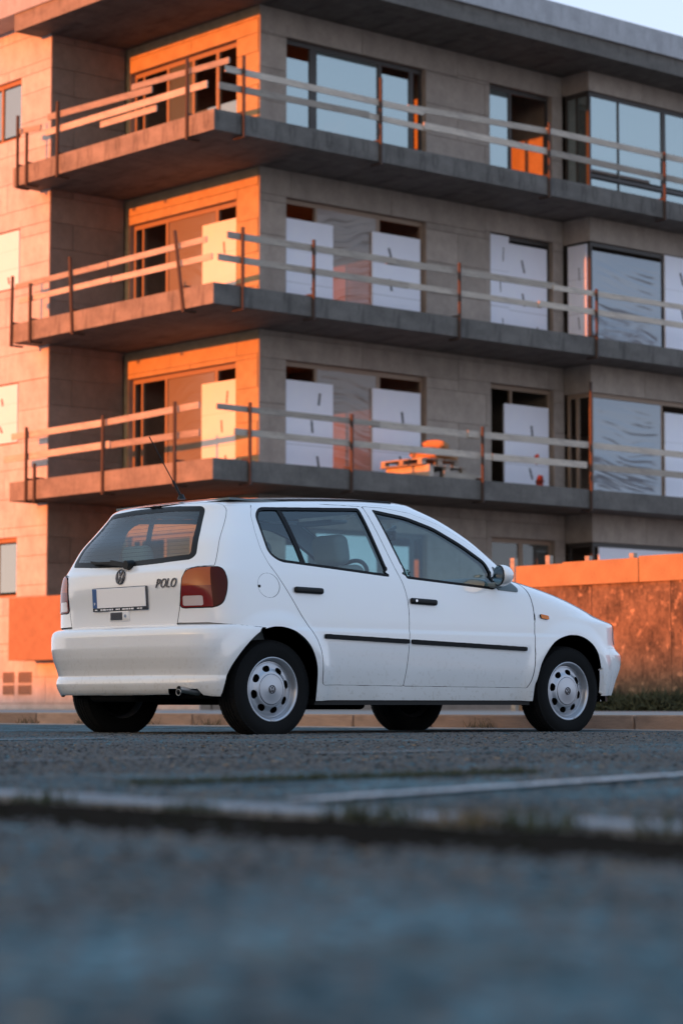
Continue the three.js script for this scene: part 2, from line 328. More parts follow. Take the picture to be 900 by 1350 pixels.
function inset(p, d) {
  let A = 0; const n = p.length; for (let i = 0; i < n; i++) { const q = p[(i + 1) % n]; A += p[i][0] * q[1] - q[0] * p[i][1]; }
  const sg = A > 0 ? 1 : -1;
  return p.map((b, i) => {
    let a = p[(i + n - 1) % n], c = p[(i + 1) % n];
    let e = [b[0] - a[0], b[1] - a[1]], f = [c[0] - b[0], c[1] - b[1]]; const le = Math.hypot(...e) || 1, lf = Math.hypot(...f) || 1;
    const n1 = [-e[1] / le * sg, e[0] / le * sg], n2 = [-f[1] / lf * sg, f[0] / lf * sg], k = Math.max(.35, 1 + n1[0] * n2[0] + n1[1] * n2[1]);
    return [b[0] + (n1[0] + n2[0]) / k * d, b[1] + (n1[1] + n2[1]) / k * d];
  });
}
const onSide = (p, k) => p.map(q => fromSide(q[0], q[1], k));
const onRear = (p, k) => p.map(q => fromEnd(q[0], q[1], false, k));
const onFront = p => p.map(q => fromEnd(q[0], q[1], true));
const duCar = s => { const a = Math.abs(s > 3 ? s - 6 : s); return a < 1 ? .02 : a < 2 ? .03 : .02; };
function panel(outer, holes = [], o = {}) {
  const k = o.k || body;
  return region({ outer, holes, F: (s, v) => surf(s, v, k), N: (s, v) => normalOf((a, b) => surf(a, b, k), s, v), duAt: duCar, dv: .02, ...o });
}
// ---- the white hatchback ------------------------------------------------------
const car = thing('hatchback_car', 'white five-door hatchback car parked side-on on the asphalt in front of the unfinished building', 'car', [8.742, 0, -11.402]);
{
  // outlines in the side view (x from the rear axle, y up)
  const gapB = smoothLine([[.986, .281], [1.002, .42], [1.012, .56], [1.0165, .69], [1.012, .79], [.989, .885], [.94, 1.0], [.888, 1.18], [.84, 1.347]], 30), gapA = smoothLine([[2.012, .276], [2.042, .325], [2.062, .42], [2.070, .56], [2.073, .69], [2.066, .79], [2.035, .878], [1.975, .945]], 24);
  const rDoor = rounded([[.018, 1.342], [-.034, 1.25], [-.052, 1.15], [-.05, 1.056], [-.02, .975], [.024, .916], [.105, .80], [.187, .678], [.245, .607], [.292, .546], [.322, .485], [.335, .425], [.346, .286], ...gapB.map(([x, y]) => [x - .002, y])], .025, .03);
  const fDoor = rounded([...gapA, [1.80, 1.062], [1.62, 1.165], [1.42, 1.264], [1.20, 1.326], [1.0, 1.347], ...gapB.slice().reverse().map(([x, y]) => [x + .002, y])], .012);
  const rRaw = [[[.045, 1.303], [-.008, 1.25], [-.012, 1.148], [-.004, 1.03], [.065, .981], [.893, .921], [.803, 1.337]], [.05, .03, .05, .07, .05, .018, .018]], rWin = rounded(...rRaw, .025);
  const fRaw = [[[1.026, .916], [1.757, .872], [1.765, .93], [1.731, 1.045], [1.564, 1.147], [1.366, 1.243], [1.159, 1.302], [.903, 1.334]], [.018, .03, .03, .04, .05, .05, .05, .018]], fWin = rounded(...fRaw, .025);
  const mBase = rounded([[1.775, .872], [1.95, .862], [1.955, .885], [1.90, .935], [1.78, 1.02]], .012);
  const rearArch = [[-.36, .10], [-.345, .20], [-.338, .29], [-.306, .40], [-.226, .508], [-.126, .583], [-.005, .610], [.116, .589], [.222, .520], [.282, .424], [.303, .304], [.306, .10]];
  const frontArch = [[2.072, .10], [2.076, .285], [2.091, .329], [2.127, .444], [2.222, .554], [2.341, .601], [2.461, .604], [2.561, .569], [2.634, .506], [2.678, .396], [2.703, .28], [2.71, .10]];
  const archLoop = a => cutLong(smoothLine(a, 60), .02);
  const aR = onSide(archLoop(rearArch)), aF = onSide(archLoop(frontArch));
  // outlines on the tail, (s, v) or rear view
  const mirrorS = p => p.map(([s, v]) => [-s, v]).reverse();
  const light = rounded([[.405, .885], [.425, .925], [.472, .938], [.58, .941], [.622, .925], [.645, .868], [.632, .80], [.60, .735], [.555, .711], [.382, .708]], .03, .02);
  const gapR = [[.364, .621], [.378, .70], [.402, .88], [.425, .932], [.475, .944], [.557, .949], [.559, 1.05], [.561, 1.2], [.566, 1.3], [.566, 1.37], [.53, 1.386]];
  const tailgate = cutLong([...gapR, [.2, 1.396], [0, 1.399], [-.2, 1.396], ...mirrorS(gapR), [-.2, .619], [0, .618], [.2, .619]], .02);
  const rwOut = rounded(onRear([[-.442, 1.304], [-.2, 1.317], [0, 1.32], [.2, 1.317], [.442, 1.304], [.497, 1.207], [.556, 1.11], [.593, 1.01], [.57, .984], [.3, .970], [0, .962], [-.3, .970], [-.57, .984], [-.593, 1.01], [-.556, 1.11], [-.497, 1.207]].reverse()), [.1, .1, .03, .02, .05, .05, .05, .02, .03, .1, .1, .03, .05, .05, .05, .03], .02);
  // bumpers
  const bArch = [[-.118, .602], [-.17, .556], [-.226, .508], [-.27, .455], [-.304, .40], [-.322, .345], [-.334, .29], [-.337, .25], [-.336, .230]];
  const half = onSide(bArch.map(([x, y], i) => [x + Math.min(.05, i * .025), y]), bumper), aRB = onSide(archLoop(rearArch), bumper), notch = onRear([[.69, .226], [.68, .258], [.50, .258], [.48, .226]], bumper);
  const rBumper = cutLong([[.36, .629], [.52, .627], [.62, .619], ...half, [.56, .225], ...notch, [.2, .224], [0, .223], [-.2, .224], [-.5, .224], ...mirrorS(half), [-.62, .619], [-.52, .627], [-.36, .629], [0, .63]], .02);
  const bodyCutRear = cutLong([[-.05, .10], [-.05, .63], [.36, .628], [.52, .626], [.618, .619], ...onSide(bArch.map(([x, y]) => [x + .03, y])), [.80, .10]], .03);
  const fEdge = [[2.634, .530], [2.640, .506], [2.662, .45], [2.681, .396], [2.695, .33], [2.706, .28], [2.712, .232]];
  const fe = onSide(fEdge.map(([x, y]) => [x - .05, y])), mF = p => p.map(([s, v]) => [6 - s, v]).reverse();
  const fBumper = cutLong([...fe.slice().reverse(), [2.6, .531], [3, .533], [3.4, .531], ...mF(fe).reverse(), [3.4, .226], [3, .224], [2.6, .226]], .03);
  const fe2 = onSide(fEdge.map(([x, y], i) => [x - .04, y])), fCut = cutLong([[2.45, .10], ...fe2.slice().reverse(), [2.6, .533], [3, .535], [3.4, .533], [3.4, .1]], .03);
  const screen = rounded([[2.47, .968], [3, .962], [3.53, .968], [3.56, 1.2], [3.56, 1.372], [3, 1.385], [2.44, 1.372], [2.44, 1.2]], [.02, 0, .02, .1, .03, 0, .03, .1]);
  const bonnetHalf = onFront([[.60, .938], [.655, .88], [.675, .82], [.665, .76], [.62, .712]]);
  const bonnet = cutLong([[3, .955], ...mF(bonnetHalf).reverse(), [3, .715], ...bonnetHalf.slice().reverse()], .03);
  const headR = rounded(onFront([[.40, .556], [.748, .556], [.752, .60], [.738, .655], [.69, .694], [.42, .690]]), .03);
  const flap = Array.from({ length: 36 }, (_, i) => { const a = i / 36 * 2 * Math.PI; return [-.040 + .077 * Math.cos(a), .842 + .069 * Math.sin(a)]; });

  // one side of the body shell, then its mirror image
  const s0 = 0, s1 = 3;
  const holesR = [inset(onSide(rDoor), -.0022), inset(onSide(fDoor), -.0022), inset(light, -.0025), inset(tailgate, -.003), bodyCutRear, aR, aF, inset(screen, -.003), inset(bonnet, -.003), inset(headR, -.003), fCut, inset(onSide(flap), -.002)];
  const shell = panel([cutLong([[s0, .197], [s1, .197], [s1, 1.362], [s0, 1.362]], .05)], holesR, { dv: .014, duAt: s => s < 1 || s > 2 ? .014 : .02, flange: .014 });
  mesh('body', [shell, mirrorZ(shell)], M.paint, car);
  // roof
  {
    const cut = p => inset(p, -.002), scr2 = screen.map(([s, v]) => [s - 6, v]);
    const g = region({ outer: [cutLong([[-3, 1.3625], [3, 1.3625], [3, 1.4299], [-3, 1.4299]], .04)], holes: [cut(tailgate), cut(screen), cut(scr2)], F: (s, v) => base(s, v), N: (s, v) => normalOf((a, b) => base(a, b), s, Math.min(v, 1.4275)), du: .04, dv: .004 });
    const roof = mesh('roof', g, M.paint, car);
    for (const sg of [1, -1]) { const pts = []; for (let x = -.14; x < 1.16; x += .06) { const [s, v] = fromSide(x, 1.372 + Math.min(0, 0)), vv = 1.386, q = base(s, vv); pts.push([q[0], q[1] + .004, sg * q[2]]); } mesh('roof_strip', tube(pts, .006, 40, 6), M.rubber, roof); }
  }
  // doors with their windows
  const bothSides = (name, geo, mat, parents, sub) => { const r = mesh(name, geo, mat, parents[0]), l = mesh(name, Array.isArray(geo) ? geo.map(mirrorZ) : mirrorZ(geo), mat, parents[1]); return [r, l]; };
  const doors = {};
  for (const [key, out, win, raw] of [['r', rDoor, rWin, rRaw], ['f', fDoor, fWin, fRaw]]) {
    const o = onSide(out), w = onSide(win), holes = [w]; if (key === 'f') holes.push(onSide(mBase));
    doors[key] = bothSides('door', panel([o], holes, { flange: .014, dv: .012, duAt: s => s < 2 ? .016 : .012 }), M.paint, [car, car]);
    const ring = rounded(inset(raw[0], .017), raw[1].map(r => Math.max(.006, r - .012)), .025);
    bothSides('window_seal', panel([w], [onSide(ring)], { off: .002, flange: .012, dv: .02 }), M.rubber, doors[key]);
    if (key === 'r') {
      const bar = cutLong([[.166, 1.325], [.199, 1.325], [.268, .955], [.235, .955]], .03), rg = ring;
      bothSides('window_divider', panel([onSide(bar)], [], { off: .0035, flange: .01 }), M.rubber, doors.r);
      bothSides('window_glass', panel([onSide(rg)], [], { off: .008, dv: .03 }), M.glass, doors.r);
    } else {
      bothSides('window_glass', panel([onSide(ring)], [], { off: .008, dv: .03 }), M.glass, doors.f);
      bothSides('mirror_base', panel([onSide(mBase)], [], { off: -.004, flange: .016 }), M.trim, doors.f);
    }
  }
  const handle = (x, y, tilt) => { const [s, v] = fromSide(x, y), p = surf(s, v); const g = rbox(.213, .036, .03, .014, 0, 0, 0, 4); g.rotateZ(tilt); g.translate(p[0], p[1], p[2] + .008); return g; };
  bothSides('handle', handle(.2475, .8215, -.02), M.black, doors.r);
  bothSides('handle', handle(1.136, .781, -.03), M.black, doors.f);
  { const p = surf(...fromSide(1.062, .785)); const c = new THREE.CylinderGeometry(.008, .008, .006, 16); c.rotateX(Math.PI / 2); c.translate(p[0], p[1], p[2] + .025); bothSides('lock', c, M.chrome, doors.f); }
  const strip = (x0, y0, x1, y1) => panel([onSide(rounded([[x0, y0 - .0135], [x1, y1 - .0125], [x1, y1 + .0125], [x0, y0 + .0135]], .010))], [], { off: -.011, flange: .012, duAt: () => .03 });
  bothSides('side_moulding', strip(.352, .561, 1.006, .5415), M.rubber, doors.r);
  bothSides('side_moulding', strip(1.026, .541, 1.996, .513), M.rubber, doors.f);
  { // small sticker in the front window, lower rear corner
    const st = []; for (const [x, y, a, b] of [[1.036, .968, .012, .005], [1.04, .957, .02, .004], [1.038, .945, .009, .008], [1.046, .932, .006, .006]]) { const g = new THREE.PlaneGeometry(a * 1.6, b * 1.6), p = surf(...fromSide(x, y)); g.rotateX(-.38); g.translate(p[0] + .015, p[1], p[2] - .004); st.push(g); }
    mesh('sticker', st, M.dark, doors.f[0]);
  }
  bothSides('fuel_flap', panel([onSide(flap)], [], { flange: .012 }), M.paint, [car, car])[1].removeFromParent();
  { const fl = []; for (const c of car.children) if (c.name === 'fuel_flap') fl.push(c); const notchG = rbox(.018, .016, .004, .0015); const p = surf(...fromSide(-.109, .835)); notchG.translate(p[0], p[1], p[2]); mesh('flap_grip', notchG, M.black, fl[0]); }
  // sill trim: black strip below the body between the wheels
  for (const s of [1, -1]) { const g = box(.32, 2.07, .168, .2, s * .72, s * .778); mesh('sill_trim', g, M.black, car); }
  // tailgate
  const gate = mesh('tailgate', panel([tailgate], [rwOut], { flange: .014, dv: .014 }), M.paint, car);
  const rwIn = inset(rwOut, .032);
  mesh('window_frit', panel([rwOut], [rwIn], { off: .001, flange: .004 }), M.black, gate);
  mesh('rear_window', panel([rwIn], [], { off: .002, dv: .03 }), M.glassRear, gate);
  { const ln = []; for (let y = 1.0; y < 1.28; y += .024) { const hw = .53 - (y - 1) * .36, pts = []; for (let z = -hw; z <= hw + .01; z += hw / 8) { const q = base(...fromEnd(z, y)); pts.push([q[0] + .006, q[1], q[2]]); } ln.push(tube(pts, .0011, 16, 3)); } mesh('defroster_wires', ln, M.dark, gate); }
  { // wiper: hub at the lower right, arm and blade lying to the left
    const q = (z, y, o) => { const p = base(...fromEnd(z, y)); return [p[0] - o, p[1], p[2]]; };
    const hub = cyl(.026, .03, .05, 0, 0, 0, 20); hub.rotateZ(Math.PI / 2); const hp = q(.055, .972, .018); hub.translate(...hp);
    const arm = bar(q(.08, .967, .03), q(-.12, .996, .028), .026, .016), arm2 = bar(q(-.10, .993, .03), q(-.31, .998, .022), .014, .012);
    const blade = bar(q(-.02, .972, .016), q(-.345, 1.006, .014), .012, .018);
    mesh('wiper', [hub, arm, arm2, blade], M.black, gate);
  }
  const emblem = (r, t) => { // ring with a V over a W
    const L = [new THREE.TorusGeometry(r, t, 8, 40)], st = (a, b) => { const g = bar([a[0] * r, a[1] * r, 0], [b[0] * r, b[1] * r, 0], t * 1.9, t * 1.5, [0, 0, 1]); L.push(g); };
    st([-.42, .88], [-.02, .10]); st([.42, .88], [.02, .10]);
    st([-.86, .40], [-.40, -.86]); st([-.40, -.86], [0, -.02]); st([0, -.02], [.40, -.86]); st([.40, -.86], [.86, .40]);
    return merge(L);
  };
  const onTail = (g, z, y, o, tilt = 0) => { g.rotateY(-Math.PI / 2); const p = base(...fromEnd(z, y)), n = normalOf((a, b) => base(a, b), ...fromEnd(z, y)); g.applyQuaternion(new THREE.Quaternion().setFromUnitVectors(new THREE.Vector3(-1, 0, 0), new THREE.Vector3(...n))); g.translate(p[0] + n[0] * o, p[1] + n[1] * o, p[2] + n[2] * o); return g; };
  mesh('emblem', onTail(emblem(.041, .0045), 0, .905, .004), M.darkchrome, gate);
  const font = await new FontLoader().loadAsync('fonts/droid/droid_sans_regular.typeface.json');
  {
    const L = []; let x = 0;
    for (const ch of 'POLO') { const g = new TextGeometry(ch, { font, size: .043, depth: .004, curveSegments: 8, bevelEnabled: true, bevelThickness: .0012, bevelSize: .0008, bevelSegments: 1 }); g.computeBoundingBox(); const b = g.boundingBox; g.translate(x - b.min.x, 0, 0); x += b.max.x - b.min.x + .006; g.applyMatrix4(new THREE.Matrix4().makeShear(0, 0, .28, 0, 0, 0)); L.push(g); }
    const g = merge(L); g.computeBoundingBox(); const b = g.boundingBox; g.translate(-(b.min.x + b.max.x) / 2, -(b.min.y + b.max.y) / 2, 0); g.scale(.178 / (b.max.x - b.min.x), .052 / (b.max.y - b.min.y), 1);
    mesh('lettering', onTail(g, .432, .855, .001), M.darkchrome, gate);
  }
  { // latch: silver plate with a dark grip and a lock
    const hp = rbox(.19, .062, .012, .006, 0, 0, 0, 3); const h = mesh('latch', onTail(hp, -.012, .679, .003), M.paint, gate);
    mesh('grip', onTail(rbox(.112, .045, .012, .005, -.022, 0, .006), -.012, .679, .003), M.darkchrome, h);
    const lk = new THREE.CylinderGeometry(.010, .010, .008, 18); lk.rotateX(Math.PI / 2); lk.translate(.066, .0, .006); mesh('lock', onTail(lk, -.012, .679, .003), M.chrome, h);
  }
  { // number plate, blank, with a blue strip, in a dark holder
    const pl = mesh('number_plate', onTail(rbox(.515, .112, .006, .002), 0, .786, .012), M.plate, car);
    mesh('plate_holder', onTail(rbox(.535, .138, .012, .006, 0, -.008, -.006, 3), 0, .786, .012), M.darkchrome, pl);
    mesh('blue_strip', onTail(rbox(.042, .110, .004, .001, -.236, 0, .0028), 0, .786, .012), M.plateBlue, pl);
    const tg = new TextGeometry('P', { font, size: .018, depth: .001, curveSegments: 4 }); tg.translate(-.243, -.04, .005); mesh('letter', onTail(tg, 0, .786, .012), M.plate, pl);
    const ds = []; let z = -.24; const rr = rng(5); while (z < .22) { const w = .006 + rr() * .022; if (rr() > .2) ds.push(rbox(w, .006 + rr() * .004, .002, .0005, z + w / 2, -.0665, .0012, 1)); z += w + .007; } mesh('holder_lettering', onTail(merge(ds), 0, .786, .012), M.plate, pl);
  }
  // tail lights, wrapped round the corners
  {
    const split = .545, lensA = [], yL = .788;
    const clip = (p, fn) => { const o = []; for (let i = 0; i < p.length; i++) { const A = p[i], B = p[(i + 1) % p.length], a = fn(A), b = fn(B); if (a >= 0) o.push(A); if (a * b < 0) { const t = a / (a - b); o.push([A[0] + (B[0] - A[0]) * t, A[1] + (B[1] - A[1]) * t]); } } return o; };
    const li = inset(light, .004), outerL = clip(li, q => q[0] - split), innerL = clip(li, q => split - q[0]);
    const amber = clip(innerL, q => q[1] - .835), low = clip(innerL, q => .835 - q[1]);
    const rev = rounded([[.400, .722], [.498, .722], [.498, .778], [.402, .778]], .012, .02);
    const lamps = bothSides('tail_light', panel([low], [rev], { off: -.004, flange: .012 }), M.lampRed, [car, car]);
    bothSides('amber_lens', panel([amber], [], { off: -.004, flange: .012 }), M.lampAmber, lamps);
    bothSides('dark_lens', panel([outerL], [], { off: -.004, flange: .012 }), M.lampDark, lamps);  // outer part of the lens: dark reflection put into its colour
    bothSides('reversing_lens', panel([rev], [], { off: -.003, flange: .006 }), M.lampWhite, lamps);
    bothSides('light_seal', panel([inset(light, -.002)], [li], { off: .002, flange: .01 }), M.rubber, lamps);
  }
  // bumpers
  const rb = mesh('rear_bumper', panel([rBumper], [aRB, aRB.map(([s, v]) => [-s, v])], { k: bumper, flange: .014, dv: .008, duAt: () => .02 }), M.paint, car);
  const fb = mesh('front_bumper', panel([fBumper], [aF, aF.map(([s, v]) => [6 - s, v])], { flange: .014 }), M.paint, car);
  { const lip = [], P = []; for (let s = 2.36; s <= 3.641; s += .04) P.push(s); const F = (s, v) => { const p = base(s, .236); return [p[0] - .02, .19 + v, p[2] * .97]; }; const g = region({ outer: [cutLong([[2.38, 0], [3.62, 0], [3.62, .04], [2.38, .04]], .05)], F, N: (s, v) => normalOf(F, s, v), du: .04, flange: .06 }); mesh('spoiler_lip', g, M.black, fb); }
  // windscreen, bonnet, headlights, indicators
  mesh('windscreen', panel([screen], [], { off: .004, dv: .03 }), M.glass, car);
  mesh('bonnet', panel([bonnet], [], { flange: .012 }), M.paint, car);
  bothSides('headlight', panel([headR], [], { off: -.003, flange: .014 }), M.headlamp, [car, car]);
  { const g = onSide(rounded([[2.124, .732], [2.196, .722], [2.199, .697], [2.127, .706]].map(q => [q[0], q[1]]), .013)); bothSides('side_indicator', panel([g], [], { off: -.011, flange: .012 }), phys([.80, .19, .01], .25), [car, car]); }
  { const gr = region({ outer: [cutLong([[2.72, .57], [3.28, .57], [3.28, .66], [2.72, .66]], .05)], F: (s, v) => { const p = base(s, v); return [p[0] + .004, p[1], p[2]]; }, N: (s, v) => normalOf((a, b) => base(a, b), s, v), du: .04 }); mesh('grille', gr, M.black, car); }
  // door mirrors
  {
    const A = -.42, C = [1.715, .955, .895], g = new THREE.SphereGeometry(1, 28, 20); g.scale(.075, .066, .092); const p = g.attributes.position;
    for (let i = 0; i < p.count; i++) { const x = p.getX(i); if (x < -.012) p.setX(i, -.012 + (x + .012) * .1); } g.computeVertexNormals(); g.rotateY(A); g.translate(...C);
    const mh = bothSides('door_mirror', g, M.paint, [car, car]), put = (q, d) => { q.rotateY(-Math.PI / 2 + A); q.translate(C[0] - d * Math.cos(A), C[1], C[2] + d * Math.sin(A)); return q; };
    const ring = new THREE.TorusGeometry(1, .07, 8, 40); ring.scale(.086, .060, .06); bothSides('mirror_rim', put(ring, .016), M.black, mh);
    const gl = new THREE.CircleGeometry(1, 40); gl.scale(.082, .057, 1); bothSides('mirror_glass', put(gl, .021), M.mirror, mh);
    const arm = rbox(.075, .035, .09, .014, 1.745, .90, .80);
    bothSides('mirror_arm', arm, M.trim, mh);
  }
  // aerial
  { const a = [-.046, 1.388, 0], b = [-.288, 1.734, 0], d = [(b[0] - a[0]), (b[1] - a[1]), 0]; const at = t => [a[0] + d[0] * t, a[1] + d[1] * t, 0];
    const foot = cyl(.012, .026, .03, a[0] - .004, a[1] + .008, 0, 16); mesh('aerial', [tube([at(0), at(.5), at(1)], .0032, 12, 6), tube([at(0.02), at(.14), at(.28)], .0072, 8, 8), foot], M.black, car); }
  // wheels
  {
    const R = .282, W0 = -.0875, prof = [[.165, -.06], [.172, -.078], [.19, -.086], [.222, -.0905], [.245, -.088], [.262, -.080], [.272, -.072], [.277, -.064]];
    const L = [...prof]; // tread with four grooves
    for (const z of [-.038, -.013, .013, .038]) L.push([.2775, z - .0042], [.2715, z - .0035], [.2715, z + .0035], [.2775, z + .0042]);
    const lathe = [...L, ...prof.slice().reverse().map(([r, z]) => [r, -z])].map(([r, z]) => new THREE.Vector2(r, z));
    const ty = new THREE.LatheGeometry(lathe, 96); ty.rotateX(Math.PI / 2);
    const flat = g => { const p = g.attributes.position; for (let i = 0; i < p.count; i++) { const y = p.getY(i); if (y < -.2555) { p.setY(i, -.2555 + (y + .2555) * .06); p.setZ(i, p.getZ(i) * 1.04); } } return g; };
    flat(ty); ty.computeVertexNormals();
    const blocks = []; const rr = rng(3);
    for (const [z0, z1, ph] of [[-.078, -.044, 0], [-.033, -.018, .4], [-.008, .008, .1], [.018, .033, .7], [.044, .078, .5]]) for (let i = 0; i < 64; i++) {
      const a = (i + ph) / 64 * 2 * Math.PI, edge = Math.abs(z0 + z1) > .1, g = new THREE.BoxGeometry(.0225, .008, z1 - z0); const p = g.attributes.position;
      for (let k = 0; k < p.count; k++) { const z = p.getZ(k) + (z0 + z1) / 2; p.setX(k, p.getX(k) + z * .09); if (edge && Math.abs(z) > .07) p.setY(k, p.getY(k) - .010); p.setZ(k, z); }
      g.translate(0, .2785, 0); g.rotateZ(a); blocks.push(g);
    }
    const tread = flat(merge(blocks)); tread.computeVertexNormals();
    // rim and wheel cover
    const rimP = [[.150, .052], [.157, .046], [.162, .050], [.166, .068], [.170, .079], [.178, .084], [.184, .083], [.186, .076], [.178, .066], [.165, .055], [.160, .02], [.156, -.05], [.17, -.07]].map(q => new THREE.Vector2(...q));
    const rim = new THREE.LatheGeometry(rimP, 80); rim.rotateX(Math.PI / 2); 
    const dish = r => { const k = Math.max(0, r - .0) ; return .068 - .018 * sst(.095, .158, r) + .006 * (1 - sst(.0, .09, r)) + .004 * (1 - sst(.084, .088, r)) - .006 * Math.exp(-Math.pow((r - .118) / .016, 2)); };
    const F = (a, r) => [r * Math.cos(a), r * Math.sin(a), dish(r)];
    const hl = []; for (let i = 0; i < 8; i++) { const c = (i + .30) / 8 * 2 * Math.PI, q = []; for (let k = 0; k < 30; k++) { const t = k / 30 * 2 * Math.PI, e = .85, cx = Math.sign(Math.cos(t)) * Math.pow(Math.abs(Math.cos(t)), e), cy = Math.sign(Math.sin(t)) * Math.pow(Math.abs(Math.sin(t)), e); q.push([c + .21 * cx, .1195 + .0178 * cy]); } hl.push(q); }
    const a0 = -.02, cap = region({ outer: [cutLong([[a0, .006], [a0 + 2 * Math.PI, .006], [a0 + 2 * Math.PI, .157], [a0, .157]], .1)], holes: hl.map(q => q.map(([a, r]) => [a, r])), F, N: (a, r) => normalOf(F, a, r, .002).map(t => -t), du: .06, dv: .004, flange: .014, flip: true });
    const hub = new THREE.CircleGeometry(.0065, 20); hub.translate(0, 0, dish(0));
    const groove = new THREE.TorusGeometry(.0865, .0016, 6, 60); groove.translate(0, 0, dish(.0865));
    const em = emblem(.0225, .0023); em.translate(0, 0, dish(0) + .001);
    const disc = new THREE.CylinderGeometry(.155, .155, .012, 48); disc.rotateX(Math.PI / 2); disc.translate(0, 0, -.01);
    const dark = new THREE.CylinderGeometry(.13, .13, .05, 40, 1, true); dark.rotateX(Math.PI / 2); dark.translate(0, 0, .0);
    const weight = rbox(.03, .012, .008, .003, 0, -.176, .084);
    for (const [x, s, t] of [[0, 1, 0], [2.407, 1, .35], [0, -1, .2], [2.407, -1, .5]]) {
      const w = new THREE.Group(); w.name = 'wheel'; w.position.set(x, .2555, s * .7085); if (s < 0) w.scale.z = 1; car.add(w);
      const G = g => s > 0 ? g : mirrorZ(g), spin = g => { g = g.clone(); g.rotateZ(t); return g; };
      mesh('tyre', G(ty), M.tyre, w); tag(mesh('tread', G(tread), M.tyre, w), null, null, null, 'stuff');
      mesh('rim', G(spin(merge([rim, weight]))), M.alloy, w); mesh('wheel_cover', G(spin(merge([cap, hub]))), M.alloy, w);
      mesh('brake_disc', G(merge([disc, dark])), M.dark, w); mesh('cover_groove', G(groove.clone()), M.darkchrome, w); mesh('emblem', G(spin(em)), M.darkchrome, w);
    }
  }
  // under the car: wheel houses, floor, exhaust
  {
    for (const [x, y] of [[0, .27], [2.385, .27]]) for (const s of [1, -1]) {
      const P = [], N = [], I = [], n = 40; for (let i = 0; i <= n; i++) { const a = -.12 + (Math.PI + .24) * i / n; const px = x + .352 * Math.cos(a), py = y + .352 * Math.sin(a), zo = Math.min(.80, base(...fromSide(px, py), x < 1 && py < .6 ? bumper : body)[2] - .02); for (const z of [zo, .50]) { P.push(px, py, s * z); N.push(-Math.cos(a), -Math.sin(a), 0); } if (i) { const k = 2 * i; I.push(k - 2, k - 1, k + 1, k - 2, k + 1, k); } }
      const h = new THREE.BufferGeometry(); h.setAttribute('position', new THREE.Float32BufferAttribute(P, 3)); h.setAttribute('normal', new THREE.Float32BufferAttribute(N, 3)); h.setIndex(I);
      const d = new THREE.CircleGeometry(.352, 40, 0, Math.PI); d.translate(x, y, s * .5); mesh('wheel_house', [h, d], M.dark, car);
    }
    const fl = [box(-.36, 2.93, .205, .235, -.60, .60), box(.36, 2.0, .185, .206, -.74, .74), rbox(.34, .10, .46, .04, -.30, .235, -.12, 3), box(-.06, .06, .20, .25, -.6, .6), box(2.30, 2.48, .19, .24, -.6, .6), rbox(.9, .07, .12, .03, 1.0, .175, -.1), box(-.42, -.40, .26, .40, -.55, .55)];
    mesh('underbody', fl, M.dark, car);
    const tip = new THREE.CylinderGeometry(.018, .018, .16, 24, 1, true); tip.rotateZ(Math.PI / 2 - .12); tip.rotateY(.15); tip.translate(-.475, .246, .632); const tip2 = new THREE.TorusGeometry(.0172, .0025, 8, 24); tip2.rotateY(Math.PI / 2 + .15); tip2.translate(-.554, .237, .644);
    mesh('exhaust_pipe', [tip, tip2], std([.35, .34, .33], .35, { metalness: .9 }), car);
  }
  // cabin
  {
    const rw2 = inset(rwOut, .02), W1 = onSide(inset(rWin, .004)), W2 = onSide(inset(fWin, .004)), sc2 = inset(screen, .02);
    const lin1 = panel([cutLong([[0, .32], [2.75, .32], [2.75, .93], [3, .93], [3, 1.362], [0, 1.362]], .05)], [W1, W2, rw2, sc2, inset(aR, -.10), inset(aF, -.10)], { off: .045, dv: .025, duAt: () => .03 });
    mesh('cabin_lining', [lin1, mirrorZ(lin1)], M.trim, car);
    const hl = new THREE.BoxGeometry(1.25, .012, 1.1); hl.translate(.50, 1.347, 0); const hp = hl.attributes.position; mesh('headlining', hl, M.trim, car);
    const seat = (x, z) => {
      const g = new THREE.Group(); g.name = 'front_seat'; g.position.set(x, 0, z); car.add(g);
      const back = rbox(.16, .62, .47, .06, 0, 0, 0, 4); back.rotateZ(.30); back.translate(-.16, .70, 0); mesh('backrest', back, M.seat, g);
      mesh('cushion', rbox(.52, .16, .49, .06, .16, .38, 0, 4), M.seat, g);
      const hr = rbox(.105, .185, .27, .05, 0, 0, 0, 6); hr.rotateZ(.2); hr.translate(-.255, 1.095, 0); mesh('headrest', hr, M.seat, g);
      mesh('headrest_post', [cyl(.006, .006, .12, -.235, .97, -.06, 8), cyl(.006, .006, .12, -.235, .97, .06, 8)], M.chrome, g);
    };
    seat(1.06, .36); seat(1.06, -.36);
    mesh('rear_bench', [(() => { const b = rbox(.15, .60, 1.24, .06, 0, 0, 0, 4); b.rotateZ(.28); b.translate(-.02, .72, 0); return b; })(), rbox(.5, .17, 1.24, .06, .26, .42, 0, 4)], M.seat, car);
    for (const z of [.36, -.36]) { const h = rbox(.09, .13, .25, .045, 0, 0, 0, 5); h.rotateZ(.2); h.translate(-.10, 1.055, z); mesh('rear_headrest', h, M.seat, car); }
    const shelf = box(-.36, -.10, .935, .95, -.58, .58); mesh('parcel_shelf', shelf, M.trim, car);
    const dash = rbox(.42, .26, 1.3, .08, 1.86, .82, 0, 4); mesh('dashboard', dash, M.trim, car);
